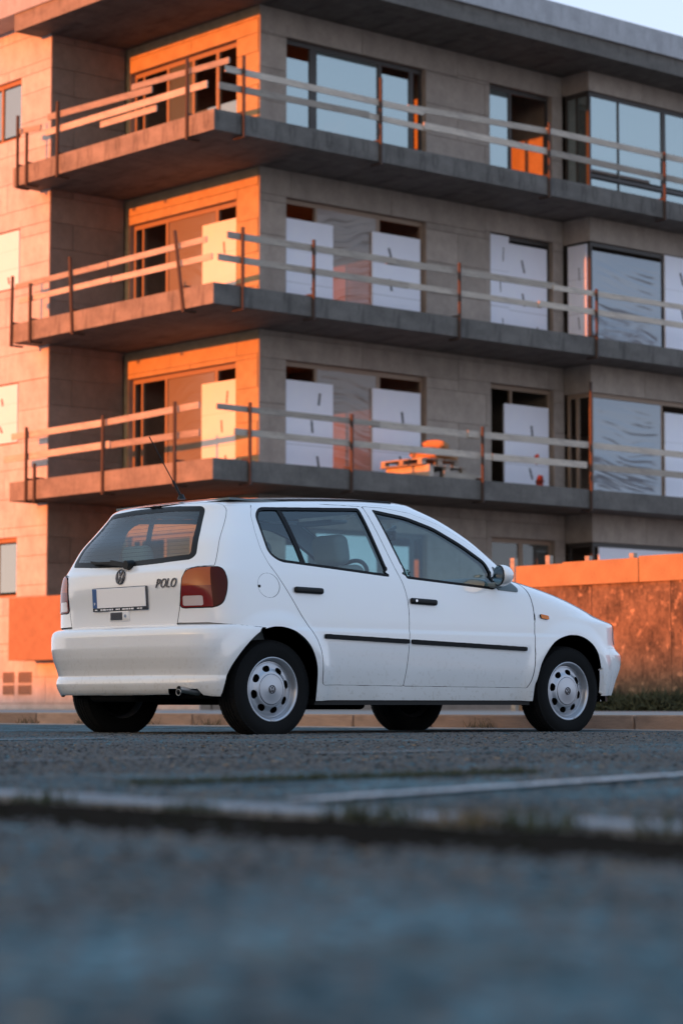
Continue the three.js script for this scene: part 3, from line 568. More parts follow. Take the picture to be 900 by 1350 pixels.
    const sw = new THREE.TorusGeometry(.185, .014, 10, 48); sw.rotateY(Math.PI / 2); sw.rotateZ(-.42); sw.translate(1.56, .93, -.36); mesh('steering_wheel', [sw, (() => { const h = cyl(.06, .06, .04, 0, 0, 0, 20); h.rotateZ(Math.PI / 2 - .42); h.translate(1.57, .925, -.36); return h; })(), bar([1.56, .93, -.54], [1.56, .93, -.18], .03, .012), bar([1.57, .93, -.36], [1.78, .80, -.36], .05, .05)], M.black, car);
    const im = rbox(.03, .07, .22, .014, 1.56, 1.235, 0, 3); im.rotateY(.0); const imp = mesh('rear_view_mirror', [im, bar([1.565, 1.25, 0], [1.66, 1.30, 0], .02, .02)], M.black, car);
    mesh('mirror_glass', (() => { const g = new THREE.PlaneGeometry(.2, .055); g.rotateY(-Math.PI / 2); g.translate(1.543, 1.235, 0); return g; })(), M.mirror, imp);
    for (const z of [.3, -.3]) { const v = rbox(.14, .02, .34, .008, 1.30, 1.325, z); v.rotateZ(0); mesh('sun_visor', v, M.trim, car); }
  }
}
// ---- the unfinished apartment building ---------------------------------------------
const BX = 25.205, BZ = -32.184, CX = 27.55, CZ = -33.85, SZ = -37.99, LX = 25.8, YX = 35.51, YZ = -33.105;
const FLOORS = [1.34, 4.34, 7.34, 10.34], TOPS = [3.42, 6.47, 9.49, 12.49], SLAB = .36, ROOF = 12.98;
// frames: u along the wall, y up, d out of the wall
const frontal = z => (u0, u1, y0, y1, d0, d1) => box(Math.min(u0, u1), Math.max(u0, u1), y0, y1, z + Math.min(d0, d1), z + Math.max(d0, d1));
const sideways = x => (u0, u1, y0, y1, d0, d1) => box(x - Math.max(d0, d1), x - Math.min(d0, d1), y0, y1, Math.min(u0, u1), Math.max(u0, u1));
const building = thing('apartment_building', 'unfinished concrete apartment block with deep corner balconies and timber guard rails, behind the car', 'building');
function cutRects(r, holes) { // rectangle [u0, u1, y0, y1] minus rectangles
  let L = [r];
  for (const h of holes) { const o = []; for (const q of L) { const u0 = Math.max(q[0], h[0]), u1 = Math.min(q[1], h[1]), y0 = Math.max(q[2], h[2]), y1 = Math.min(q[3], h[3]); if (u0 >= u1 || y0 >= y1) { o.push(q); continue; } if (q[2] < y0) o.push([q[0], q[1], q[2], y0]); if (y1 < q[3]) o.push([q[0], q[1], y1, q[3]]); if (q[0] < u0) o.push([q[0], u0, y0, y1]); if (u1 < q[1]) o.push([u1, q[1], y0, y1]); } L = o; }
  return L.filter(q => q[1] - q[0] > .01 && q[3] - q[2] > .01);
}
function cladWall(fr, r, holes, mats, { w = 1.25, h = .5, thick = .24, u = 0, y = .34, skipBelow = -9, backTrim = 0 } = {}) {
  const wall = mesh('wall', cutRects([r[0] + (backTrim > 0 ? backTrim : 0), r[1] + (backTrim < 0 ? backTrim : 0), r[2], r[3]], holes).map(q => fr(q[0], q[1], q[2], q[3], -thick, -.022)), M.wall, building);
  for (let j = Math.floor((r[2] - y) / h); y + j * h < r[3]; j++) for (let i = Math.floor((r[0] - u) / w) - 1; u + i * w < r[1]; i++) {
    const off = (j & 1) * .5 * w * .6, q = [Math.max(r[0], u + i * w + off), Math.min(r[1], u + (i + 1) * w + off), Math.max(r[2], y + j * h), Math.min(r[3], y + (j + 1) * h)];
    if (q[1] - q[0] < .03 || q[3] - q[2] < .03) continue;
    for (const c of cutRects(q, holes)) { const g = .005, pr = ran(-.002, .002); mesh('wall_panel', fr(c[0] + g, c[1] - g, c[2] + g, c[3] - g, -.0215, pr), mats[(rnd() * 4) | 0], wall); }
  }
  return wall;
}
const W1 = [28.19, 31.70], W2 = [33.44, 35.21], WR = [-37.85, -34.53];
const levels = [0, 1, 2, 3];
// walls
const front = frontal(CZ), rec = sideways(CX), ret = frontal(SZ), farL = sideways(LX);
cladWall(front, [CX, YX, 1.34, ROOF], levels.flatMap(l => [[...W1, FLOORS[l], TOPS[l]], [W2[0], W2[1], FLOORS[l], TOPS[l] + .04], [CX, YX, FLOORS[l] - SLAB, FLOORS[l]]]), M.walls, { backTrim: .25, u: 27.55, w: 2.5, h: .62, y: .06 });
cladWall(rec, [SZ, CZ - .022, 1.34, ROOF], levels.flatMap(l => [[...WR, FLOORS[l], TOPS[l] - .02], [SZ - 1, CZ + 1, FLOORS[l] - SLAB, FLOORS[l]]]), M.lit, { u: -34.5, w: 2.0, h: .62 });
cladWall(ret, [LX, CX - .022, 1.34, ROOF], levels.map(l => [0, 99, FLOORS[l] - SLAB, FLOORS[l]]), [.72, .66, .78, .7].map(k => std([.40 * k, .34 * k, .30 * k], .9, { map: T.concrete, bumpMap: T.grainBump, bumpScale: .003 })), { u: 25.8, w: 1.75, thick: .2, backTrim: .02 });  // return wall: its shade put into a darker copy of the cladding
const FW = [[11.15, 12.33], [8.2, 9.37], [5.19, 6.37], [2.23, 3.38]];
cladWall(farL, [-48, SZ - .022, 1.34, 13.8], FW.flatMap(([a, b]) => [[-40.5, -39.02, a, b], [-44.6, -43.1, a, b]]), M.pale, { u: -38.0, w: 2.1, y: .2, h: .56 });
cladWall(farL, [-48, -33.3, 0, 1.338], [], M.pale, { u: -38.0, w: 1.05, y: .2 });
mesh('wall', [box(LX + .3, 60, 0, 1.0, -33.56, -33.32), box(LX + .3, 60, -.02, .02, -48, -33.6)], M.wall, building);
// bay on the right: side face and front, solid above the windows
const baySide = sideways(YX), bayFront = frontal(YZ);
for (const l of levels) {
  const top = l === 3 ? ROOF : FLOORS[l + 1] - SLAB, hd = [12.58, 9.50, 6.43, 3.42][3 - l];
  const hdr = mesh('wall', [baySide(CZ + .002, YZ - .03, hd, top, -.2, -.022), bayFront(YX + .03, 52, hd, top, -.25, -.022)], M.wall, building);
  mesh('wall_panel', baySide(CZ + .004, YZ - .022, hd, top, -.0215, 0), M.walls[l], hdr);
  for (let u = YX; u < 52; u += 1.6) mesh('wall_panel', bayFront(u + .004, u + 1.6 - .004, hd, top, -.0215, 0), M.walls[(rnd() * 4) | 0], hdr);
}
mesh('wall', bayFront(YX, 52, 0, 1.34, -.25, -.03), M.wall, building);
// slabs: balcony ledges run round the corner; the inner floors lie behind the walls
function ledge(name, x0, z1, y0, y1, mat, lip = 0) {
  return mesh(name, [box(x0, 60, y0, y1, CZ, z1), box(x0, CX, y0, y1, SZ, CZ - .001), box(x0, LX - .002, y0, y1, -38.36, SZ - .001)], mat, building);
}
for (const l of [1, 2, 3]) ledge('balcony_slab', BX, BZ, FLOORS[l] - SLAB, FLOORS[l], M.concrete);
mesh('lightened_slab_edge', [1, 2, 3].map(l => box(BX - .014, BX - .001, FLOORS[l] - SLAB, FLOORS[l], -38.36, BZ)).concat(box(BX - .014, BX - .001, ROOF, 13.32, -38.36, BZ)), std([.30, .27, .24], .9, { map: T.slab, bumpMap: T.grainBump, bumpScale: .006 }), building);  // added strip: sun brightness put into a lighter concrete on the left faces
ledge('roof_slab', BX, BZ, ROOF, 13.32, M.concrete);
mesh('roof_cladding', [box(BX - .05, 60, 13.322, 13.80, -40, BZ + .06)], M.roofClad, building);
mesh('floor_slab', [...levels.map(l => box(CX + .26, 60, FLOORS[l] - SLAB, FLOORS[l] - .004, -48, CZ - .26)), ...levels.map(l => box(LX + .26, CX + .255, FLOORS[l] - SLAB, FLOORS[l] - .004, -48, SZ - .25)), box(CX + .26, 60, ROOF, 13.3, -48, CZ - .3), box(LX + .26, CX + .255, ROOF, 13.3, -48, SZ - .25)], M.inside, building);
// ground-floor terrace with a solid parapet on the sunny side
mesh('parapet', [box(BX, BX + .18, 1.0, 2.17, -38.36, BZ), box(BX + .185, LX - .002, 1.0, 1.3, -38.36, BZ), box(LX, CX, 1.0, 1.3, SZ, BZ - .2), box(BX + .185, 60, 1.0, 2.1, BZ - .18, BZ)], M.terra, building);
// rooms behind the openings
mesh('partition', [...levels.flatMap(l => l === 3 ? [box(31.95, 32.05, FLOORS[l], FLOORS[l] + 2.64, -42, -35.45), box(31.95, 32.05, FLOORS[l] + 2.2, FLOORS[l] + 2.64, -35.45, -34.45), box(31.95, 32.05, FLOORS[l], FLOORS[l] + 2.64, -34.45, CZ - .26)] : [box(31.95, 32.05, FLOORS[l], FLOORS[l] + 2.64, -42, CZ - .26)]), ...levels.map(l => box(35.3, 35.4, FLOORS[l], FLOORS[l] + 2.64, -42, CZ - .26)), ...levels.map(l => box(CX + .3, 60, FLOORS[l], FLOORS[l] + 2.64, -42.2, -42.1)), ...levels.map(l => box(CX + .26, 31.9, FLOORS[l], FLOORS[l] + 2.64, -38.3, -38.2)), ...levels.map(l => box(LX + .3, LX + .4 + 2, FLOORS[l], FLOORS[l] + 2.64, -42, -41.9))], M.inside, building);
mesh('wall', [box(59.8, 60, 0, 13.3, -48, CZ - .3), box(LX + .3, 60, 0, 13.3, -48.3, -48.05)], M.wall, building);

// windows: frame, panes, cover boards, plastic sheet
T.boards = [0, 1, 2, 3].map(k => { const r = rng(40 + k), m = []; const n = 2 + (k & 1); for (let i = 0; i < n; i++) m.push([.35 + r() * .4, (i + .5) / n + (r() - .5) * .1, (r() - .3) * .5]); return tex(128, 0, (u, v) => { let c = .88 + .05 * (fbm(u * 8, v * 8, 3, 8) - .5); for (const [x, y, a] of m) { const du = u - x, dv = (v - y) * 1.8, p = du * Math.cos(a) + dv * Math.sin(a), q = -du * Math.sin(a) + dv * Math.cos(a); if (Math.abs(p) < .022 && Math.abs(q) < .115) c = .09; } if (Math.abs(v - .335) < .003 || Math.abs(v - .67) < .003) c = .55; return [c * .94, c * 1.0, c * 1.14]; }, true, 256); });
M.boards = T.boards.map(t => std([1, 1, 1], .55, { map: t }));
function coverBoard(fr, u0, u1, y0, y1, d, parent, k) {
  const g = fr(u0, u1, y0, y1, d, d + .04), p = g.attributes.position, uv = g.attributes.uv, horiz = fr === rec || fr === baySide || fr === farL;
  for (let i = 0; i < p.count; i++) { const u = horiz ? p.getZ(i) : p.getX(i), a = Math.min(u0, u1), b = Math.max(u0, u1); uv.setXY(i, (u - a) / (b - a), (p.getY(i) - y0) / (y1 - y0)); }
  return mesh('cover_board', g, M.boards[k % 4], parent);
}
function sheet(fr, u0, u1, y0, y1, d, parent, seed, amp = fr === bayFront ? .05 : .045) { // slack plastic film, creased across
  const nx = 36, ny = 130, P = [], UV = [], I = [];
  const at = fr(0, .001, 0, .001, 0, .001), horiz = fr === rec || fr === baySide || fr === farL;
  const plane = fr === rec ? CX : fr === baySide ? YX : fr === bayFront ? YZ : CZ;
  for (let j = 0; j <= ny; j++) for (let i = 0; i <= nx; i++) {
    const a = i / nx, b = j / ny, e = Math.min(1, 6 * Math.min(a, 1 - a, b, 1 - b));
    const u = u0 + (u1 - u0) * a, y = y0 + (y1 - y0) * b, w = (fbm(a * 1.7 + seed * 3.7, b * 34 + a * 6 * (seed % 2 ? 1 : -1) + seed + fbm(a * 2, b * 2 + seed, 2) * 5, 3) - .5) * amp * .42 * e + (fbm(a * 1.3 + seed, b * 3 + seed * 2, 2) - .5) * amp * 1.2 * e;
    if (horiz) P.push(plane - d - w, y, u); else P.push(u, y, plane + d + w); UV.push(u, y);
    if (i && j) { const k = j * (nx + 1) + i, q = k - nx - 1; I.push(q - 1, q, k, q - 1, k, k - 1); }
  }
  const g = new THREE.BufferGeometry(); g.setAttribute('position', new THREE.Float32BufferAttribute(P, 3)); g.setAttribute('uv', new THREE.Float32BufferAttribute(UV, 2)); g.setIndex(I); g.computeVertexNormals();
  return mesh('plastic_sheet', g, fr === bayFront ? M.film : M.filmWarm, parent);
}
function windowSet(fr, u0, u1, y0, y1, mullions, { mat = M.frame, glass = [], boards = [], sheets = [], d = -.12, dim } = {}) {
  const t = .055, L = [fr(u0, u1, y1 - .09, y1, d - .05, d), fr(u0, u1, y0, y0 + .05, d - .05, d), fr(u0, u0 + t, y0 + .05, y1 - .09, d - .05, d), fr(u1 - t, u1, y0 + .05, y1 - .09, d - .05, d)];
  for (const [m, w] of mullions) L.push(fr(m - w / 2, m + w / 2, y0 + .05, y1 - .09, d - .055, d + .005));
  const f = mesh('window', L, mat, building);
  for (const [a, b, c, e] of glass) mesh('pane', fr(a + .004, b - .004, c, e, d - .03, d - .018), dim ? M.paneDim : M.pane, f);
  boards.forEach(([a, b, c, e, k]) => coverBoard(fr, a, b, c, e, d + .012, f, k));
  sheets.forEach(([a, b, c, e, k]) => sheet(fr, a, b, c, e, d + .0, f, k));
  return f;
}
const G = (a, b, y0, y1) => [a, b, y0 + .05, y1 - .09];
// corner window, front
for (const l of [0, 1, 2, 3]) {
  const y0 = FLOORS[l], y1 = TOPS[l];
  if (l === 3 || l === 0) windowSet(front, ...W1, y0, y1, [[28.93, .17], [30.60, .10], [31.42, .10]], { mat: M.frameDark, glass: [G(28.25, 28.84, y0, y1 - .25), G(29.02, 30.55, y0, y1), G(30.65, 31.37, y0, y1 - .15)] });
  else windowSet(front, ...W1, y0, y1, [[29.0, .06], [30.55, .09]], { mat: M.frame, boards: [[28.2, 29.38, y0, 4.34 - 4.34 + y0 + 1.78, l], [30.37, 31.60, y0, y0 + 1.80, l + 1]], sheets: [[29.02, 30.52, y0 + .02, y1 - .08, l]] });
  // second front window
  const z0 = FLOORS[l], z1 = TOPS[l] + .04;
  if (l === 3) windowSet(front, ...W2, z0, z1, [[34.12, .07]], { mat: M.frameDark, glass: [G(33.5, 34.08, z0, z1)] });
  if (l === 0) windowSet(front, ...W2, z0, z1, [[34.35, .12]], { dim: true, mat: M.frame, glass: [G(33.5, 34.3, z0, z1), G(34.4, 35.15, z0, z1)] });
  if (l === 2) windowSet(front, ...W2, z0, z1, [], { mat: M.frameDark, boards: [[33.46, 34.02, z0, z1 - .03, 1], [34.02, 35.1, z0, z1 - .16, 3]] });
  if (l === 1) windowSet(front, ...W2, z0, z1, [[34.1, .05]], { mat: M.frame, boards: [[33.87, 35.12, z0, z0 + 1.80, 2]] });
  // recess window, sunny side (u = z)
  const r1 = TOPS[l] - .02, mm = [[-37.55, .05], [-36.78, .07], [-35.98, .07], [-35.24, .09]];
  if (l === 3 || l === 0) windowSet(rec, ...WR, y0, r1, mm, { glass: [G(-36.74, -36.02, y0, r1), G(-35.94, -35.29, y0, r1 - 1), G(-35.19, -34.58, y0, r1 - 1.0)] });
  else windowSet(rec, ...WR, y0, r1, [[-37.55, .05], [-36.78, .07], [-35.24, .09]], { boards: [[-35.62, -34.56, y0, y0 + 1.80, l]], sheets: [[-36.72, -35.3, y0 + .02, r1 - .1, l + 5]], glass: [] });
  // bay: side and front
  const hd = [3.42, 6.43, 9.50, 12.58][l];
  if (l === 3) {
    windowSet(baySide, CZ + .03, YZ - .05, y0, hd, [[-33.5, .05]], { mat: M.frameDark, d: -.06, glass: [G(CZ + .09, -33.53, y0, hd), G(-33.47, YZ - .11, y0, hd)] });
    windowSet(bayFront, YX + .05, 44, y0, hd, [[37.83, .12], [40.4, .12], [36.45, .03]], { mat: M.frameDark, d: -.06, glass: [G(YX + .11, 37.77, y0 + .55, hd), G(37.89, 40.34, y0 + .55, hd), G(40.46, 43.9, y0 + .55, hd), G(YX + .11, 36.43, y0 + .02, y0 + .54), G(36.47, 37.77, y0 + .02, y0 + .54), G(37.89, 43.9, y0 + .02, y0 + .54)] }).add(mesh('rail', [bayFront(YX + .1, 43.9, y0 + .48, y0 + .56, -.1, -.052), bayFront(YX + .1, 43.9, y0 + .24, y0 + .30, -.1, -.052)], M.frameDark, building));
  } else if (l === 2) {
    windowSet(baySide, CZ + .03, YZ - .05, y0, hd, [], { mat: M.frameDark, d: -.06, boards: [[CZ + .12, YZ - .12, y0, hd - .05, 2]] });
    windowSet(bayFront, YX + .05, 44, y0, hd, [[37.74, .05]], { mat: M.frameDark, d: -.06, boards: [[37.78, 39.2, y0, hd - .02, 3], [39.25, 40.6, y0, hd - .1, 0]], sheets: [[YX + .12, 37.7, y0 + .02, hd - .18, 11]] });
  } else if (l === 1) {
    windowSet(baySide, CZ + .03, YZ - .05, y0, hd, [[-33.55, .06]], { mat: M.frame, d: -.06, glass: [] });
    windowSet(bayFront, YX + .05, 44, y0, hd, [[37.68, .05]], { mat: M.frame, d: -.06, boards: [[37.73, 39.1, y0, hd - .24, 0], [39.2, 40.5, y0, hd - .2, 1]], sheets: [[YX + .12, 37.66, y0 + .02, hd - .10, 17]] });
  } else {
    windowSet(baySide, CZ + .03, YZ - .05, y0, hd, [], { mat: M.frameDark, d: -.06, boards: [] });
    windowSet(bayFront, YX + .05, 44, y0, hd, [], { mat: M.frameDark, d: -.06, boards: [[YX + .2, 39.5, y0, hd - .10, 5]] });
  }
  // windows of the pale wall on the far left
  for (const u of [-40.5, -44.6]) {
    const [a, b] = FW[3 - l], w = [u, u + 1.48];
    if (l === 1 || l === 2) windowSet(farL, ...w, a, b, [], { mat: M.terra, d: -.06, boards: [[w[0] + .06, w[1] - .04, a + .03, b - .03, l + 1]] });
    else windowSet(farL, ...w, a, b, [[u + .74, .07]], { mat: M.terra, d: -.06, glass: [[u + .06, u + .7, a + .1, b - .12], [u + .78, u + 1.42, a + .1, b - .12]] });
  }
}
// louvred vents low on the pale wall
for (const [u0, u1] of [[-39.42, -39.05], [-38.89, -38.46]]) for (const [y0, y1] of [[.59, .80], [.37, .55]]) {
  const v = mesh('vent', [farL(u0, u1, y1 - .015, y1, 0, .02), farL(u0, u1, y0, y0 + .015, 0, .02), farL(u0, u0 + .015, y0 + .015, y1 - .015, 0, .02), farL(u1 - .015, u1, y0 + .015, y1 - .015, 0, .02)], M.frame, building);
  for (let k = 0; k < 4; k++) { const y = y0 + .03 + (y1 - y0 - .04) * k / 4; mesh('slat', farL(u0 + .015, u1 - .015, y, y + .018, .0, .014), M.frame, v); }
  mesh('backing', farL(u0 + .01, u1 - .01, y0 + .01, y1 - .01, 0, .003), M.frameDark, v);
}
// timber guard rails with steel posts
const railNames = ['lowest', 'middle', 'top'];
function rail(label, horiz, floor, posts, boards) {
  const o = thing('guard_rail', label, 'guard rail', horiz ? [BX, floor, -35.3] : [32, floor, BZ], 0, 'timber guard rails on the balcony edges');
  const at = (u, y, d) => horiz ? [BX - d - o.position.x, y - floor, u - o.position.z] : [u - o.position.x, y - floor, BZ + d - o.position.z];
  for (const [u, h, lean = 0] of posts) {
    const a = at(u + lean, floor - SLAB - .06, .035), b = at(u, floor + h, .035);
    const foot = horiz ? box(a[0], a[0] + .26, a[1], a[1] + .03, a[2] - .03, a[2] + .03) : box(a[0] - .03, a[0] + .03, a[1], a[1] + .03, a[2] - .26, a[2]);
    const c = at(u + lean, floor + .02, .03), hook = horiz ? box(c[0], c[0] + .2, c[1] - .02, c[1] + .025, c[2] - .025, c[2] + .025) : box(c[0] - .025, c[0] + .025, c[1] - .02, c[1] + .025, c[2] - .2, c[2]);
    mesh('post', [bar(a, b, .045, .045, [.3, 0, 1]), foot, hook], M.post, o);
  }
  boards.forEach(([u0, y0, u1, y1, d = 0], i) => { const g = bar(at(u0, y0 + ran(-.012, .012), -.02 - d), at(u1, y1 + ran(-.012, .012), -.02 - d), ran(.10, .125), .028), m = new THREE.Vector3(...at((u0 + u1) / 2, (y0 + y1) / 2, 0)); mesh('board', g, M.plank[(rnd() * 5) | 0], o); });
}
rail('pale timber guard rail on the sunlit left edge of the top balcony', true, 10.34, [[-38.18, .98], [-37.87, .6], [-36.86, 1.0], [-32.92, 1.02]], [[-37.25, 11.12, -34.0, 11.03], [-34.65, 11.19, -31.85, 11.13, .03], [-37.3, 10.84, -32.42, 10.81], [-35.6, 10.69, -33.9, 10.68, .03], [-38.34, 11.05, -37.55, 11.0, .05]]);
rail('grey timber guard rail along the shaded right edge of the top balcony', false, 10.34, [[25.81, 1.02], [28.99, 1.18], [33.36, 1.05], [36.7, .98]], [[25.44, 11.08, 30.1, 11.08], [29.74, 11.12, 33.4, 11.25, .03], [33.35, 11.25, 38.5, 11.26], [25.3, 10.77, 28.75, 10.81], [28.6, 10.8, 30.3, 10.79, .03], [30.1, 10.82, 33.4, 10.84], [33.35, 10.84, 38.5, 10.82, .03]]);
rail('pale timber guard rail on the sunlit left edge of the middle balcony', true, 7.34, [[-38.3, .92, -.03], [-37.7, .7], [-36.42, 1.02, .1], [-33.25, 1.04, .26]], [[-38.28, 8.04, -35.3, 8.07], [-35.5, 8.08, -32.45, 8.12, .03], [-38.14, 7.76, -35.2, 7.8], [-35.4, 7.8, -32.3, 7.80, .03]]);
rail('grey timber guard rail along the shaded right edge of the middle balcony', false, 7.34, [[25.8, 1.02], [27.4, 1.0], [30.95, 1.02], [34.66, .95]], [[25.5, 8.19, 29.4, 8.2], [29.2, 8.2, 33.6, 8.22, .03], [33.5, 8.2, 38.5, 8.22], [25.3, 7.78, 29.7, 7.8], [29.5, 7.8, 33.2, 7.82, .03], [33.1, 7.84, 38.5, 7.84]]);
rail('pale timber guard rail on the sunlit left edge of the lowest balcony', true, 4.34, [[-37.78, 1.0], [-37.5, .3], [-35.34, 1.0], [-33.22, 1.05]], [[-38.35, 5.21, -35.4, 5.21], [-35.7, 5.22, -32.64, 5.29, .03], [-38.6, 4.80, -35.2, 4.81], [-35.4, 4.8, -32.63, 4.80, .03]]);
rail('grey timber guard rail along the shaded right edge of the lowest balcony', false, 4.34, [[25.97, 1.0], [28.29, .98], [31.53, 1.0], [34.47, 2.1]], [[25.29, 5.22, 29.0, 5.21], [28.8, 5.2, 31.5, 5.18, .03], [31.2, 5.18, 34.45, 5.2], [34.5, 5.22, 38.5, 5.2], [25.67, 4.82, 29.0, 4.8], [28.8, 4.8, 31.9, 4.8, .03], [31.84, 4.80, 34.4, 4.82], [34.5, 4.8, 38.5, 4.78]]);

// pallets with sacks on the lowest balcony
{
  const pallet = (pos, label, hgt, side) => {
    const p = thing('wooden_pallet', label, 'pallet', pos, 0, 'wooden pallets on the lowest balcony');
    for (let k = 0; k < 3; k++) for (let q = 0; q < 3; q++) mesh('block', box(.0 + q * .42, .11 + q * .42, .022, hgt - .024, .02 + k * .5, .13 + k * .5), M.plank[(k + q) % 3], p);
    for (let k = 0; k < 5; k++) mesh('deck_board', box(.02 + k * .19, .16 + k * .19, hgt - .023, hgt, 0, 1.15), M.plank[k % 3], p);
    for (let k = 0; k < 3; k++) mesh('bottom_board', box(.0 + k * .4, .14 + k * .4, 0, .021, 0, 1.15), M.plank[1], p);
    if (side) mesh('side_board', box(-.025, -.001, .01, side, -.02, 1.16), M.plank[2], p);
    return p;
  };
  pallet([30.42, 4.34, -33.55], 'lower wooden pallet with an orange-lit side board on the lowest balcony', .24, .25);
  pallet([30.29, 4.582, -33.62], 'upper wooden pallet lying askew under the sacks on the lowest balcony', .13, 0);
  mesh('loose_plank', bar([30.68, 4.40, -32.30], [31.7, 4.37, -32.34], .14, .03), M.plank[1]); tag(scene.children[scene.children.length - 1], 'loose brown plank leaning at the right end of the pallets', 'plank');
  M.sack = std([.70, .36, .16], .85, { map: T.grain });
  const sack = (pos, turn, sx, sy, sz, label) => {
    const g = new THREE.SphereGeometry(1, 48, 32), q = g.attributes.position;
    for (let i = 0; i < q.count; i++) { let x = q.getX(i), y = q.getY(i), z = q.getZ(i); const e = n => Math.sign(n) * Math.pow(Math.abs(n), .55), w = .8 + .4 * fbm(x * 3 + 7 * sx, z * 3 + y * 4, 3); q.setXYZ(i, e(x) * sx * w, e(y) * sy * w, e(z) * sz * w); }
    g.computeVertexNormals(); const o = mesh('cement_sack', g, M.sack); o.position.set(...pos); o.rotation.y = turn; tag(o, label, 'sack', 'sacks stacked on the pallets');
  };
  sack([30.92, 4.81, -32.80], .25, .50, .13, .30, 'big crumpled pale sack lying on the upper wooden pallet');
  sack([30.98, 5.0, -32.85], .7, .30, .085, .22, 'smaller crumpled sack on top of the big sack on the pallets');
}
{ // red cloth on the bay window frame of the lowest balcony
  const L = []; for (const [x, y, z, sx, sy, sz] of [[34.28, 4.56, -33.35, .07, .13, .07], [34.2, 5.0, -33.36, .05, .10, .05]]) { const g = new THREE.IcosahedronGeometry(1, 4), q = g.attributes.position; for (let i = 0; i < q.count; i++) { const w = .6 + .9 * fbm(q.getX(i) * 2.5 + y, q.getY(i) * 3 + q.getZ(i) * 2.5, 3); q.setXYZ(i, q.getX(i) * w * sx, q.getY(i) * w * sy, q.getZ(i) * w * sz); } g.computeVertexNormals(); g.translate(x, y, z); L.push(g); }
  tag(mesh('red_rag', L, std([.20, .03, .015], .9)), 'crumpled dark red rag hanging beside the bay on the lowest balcony', 'rag');
}
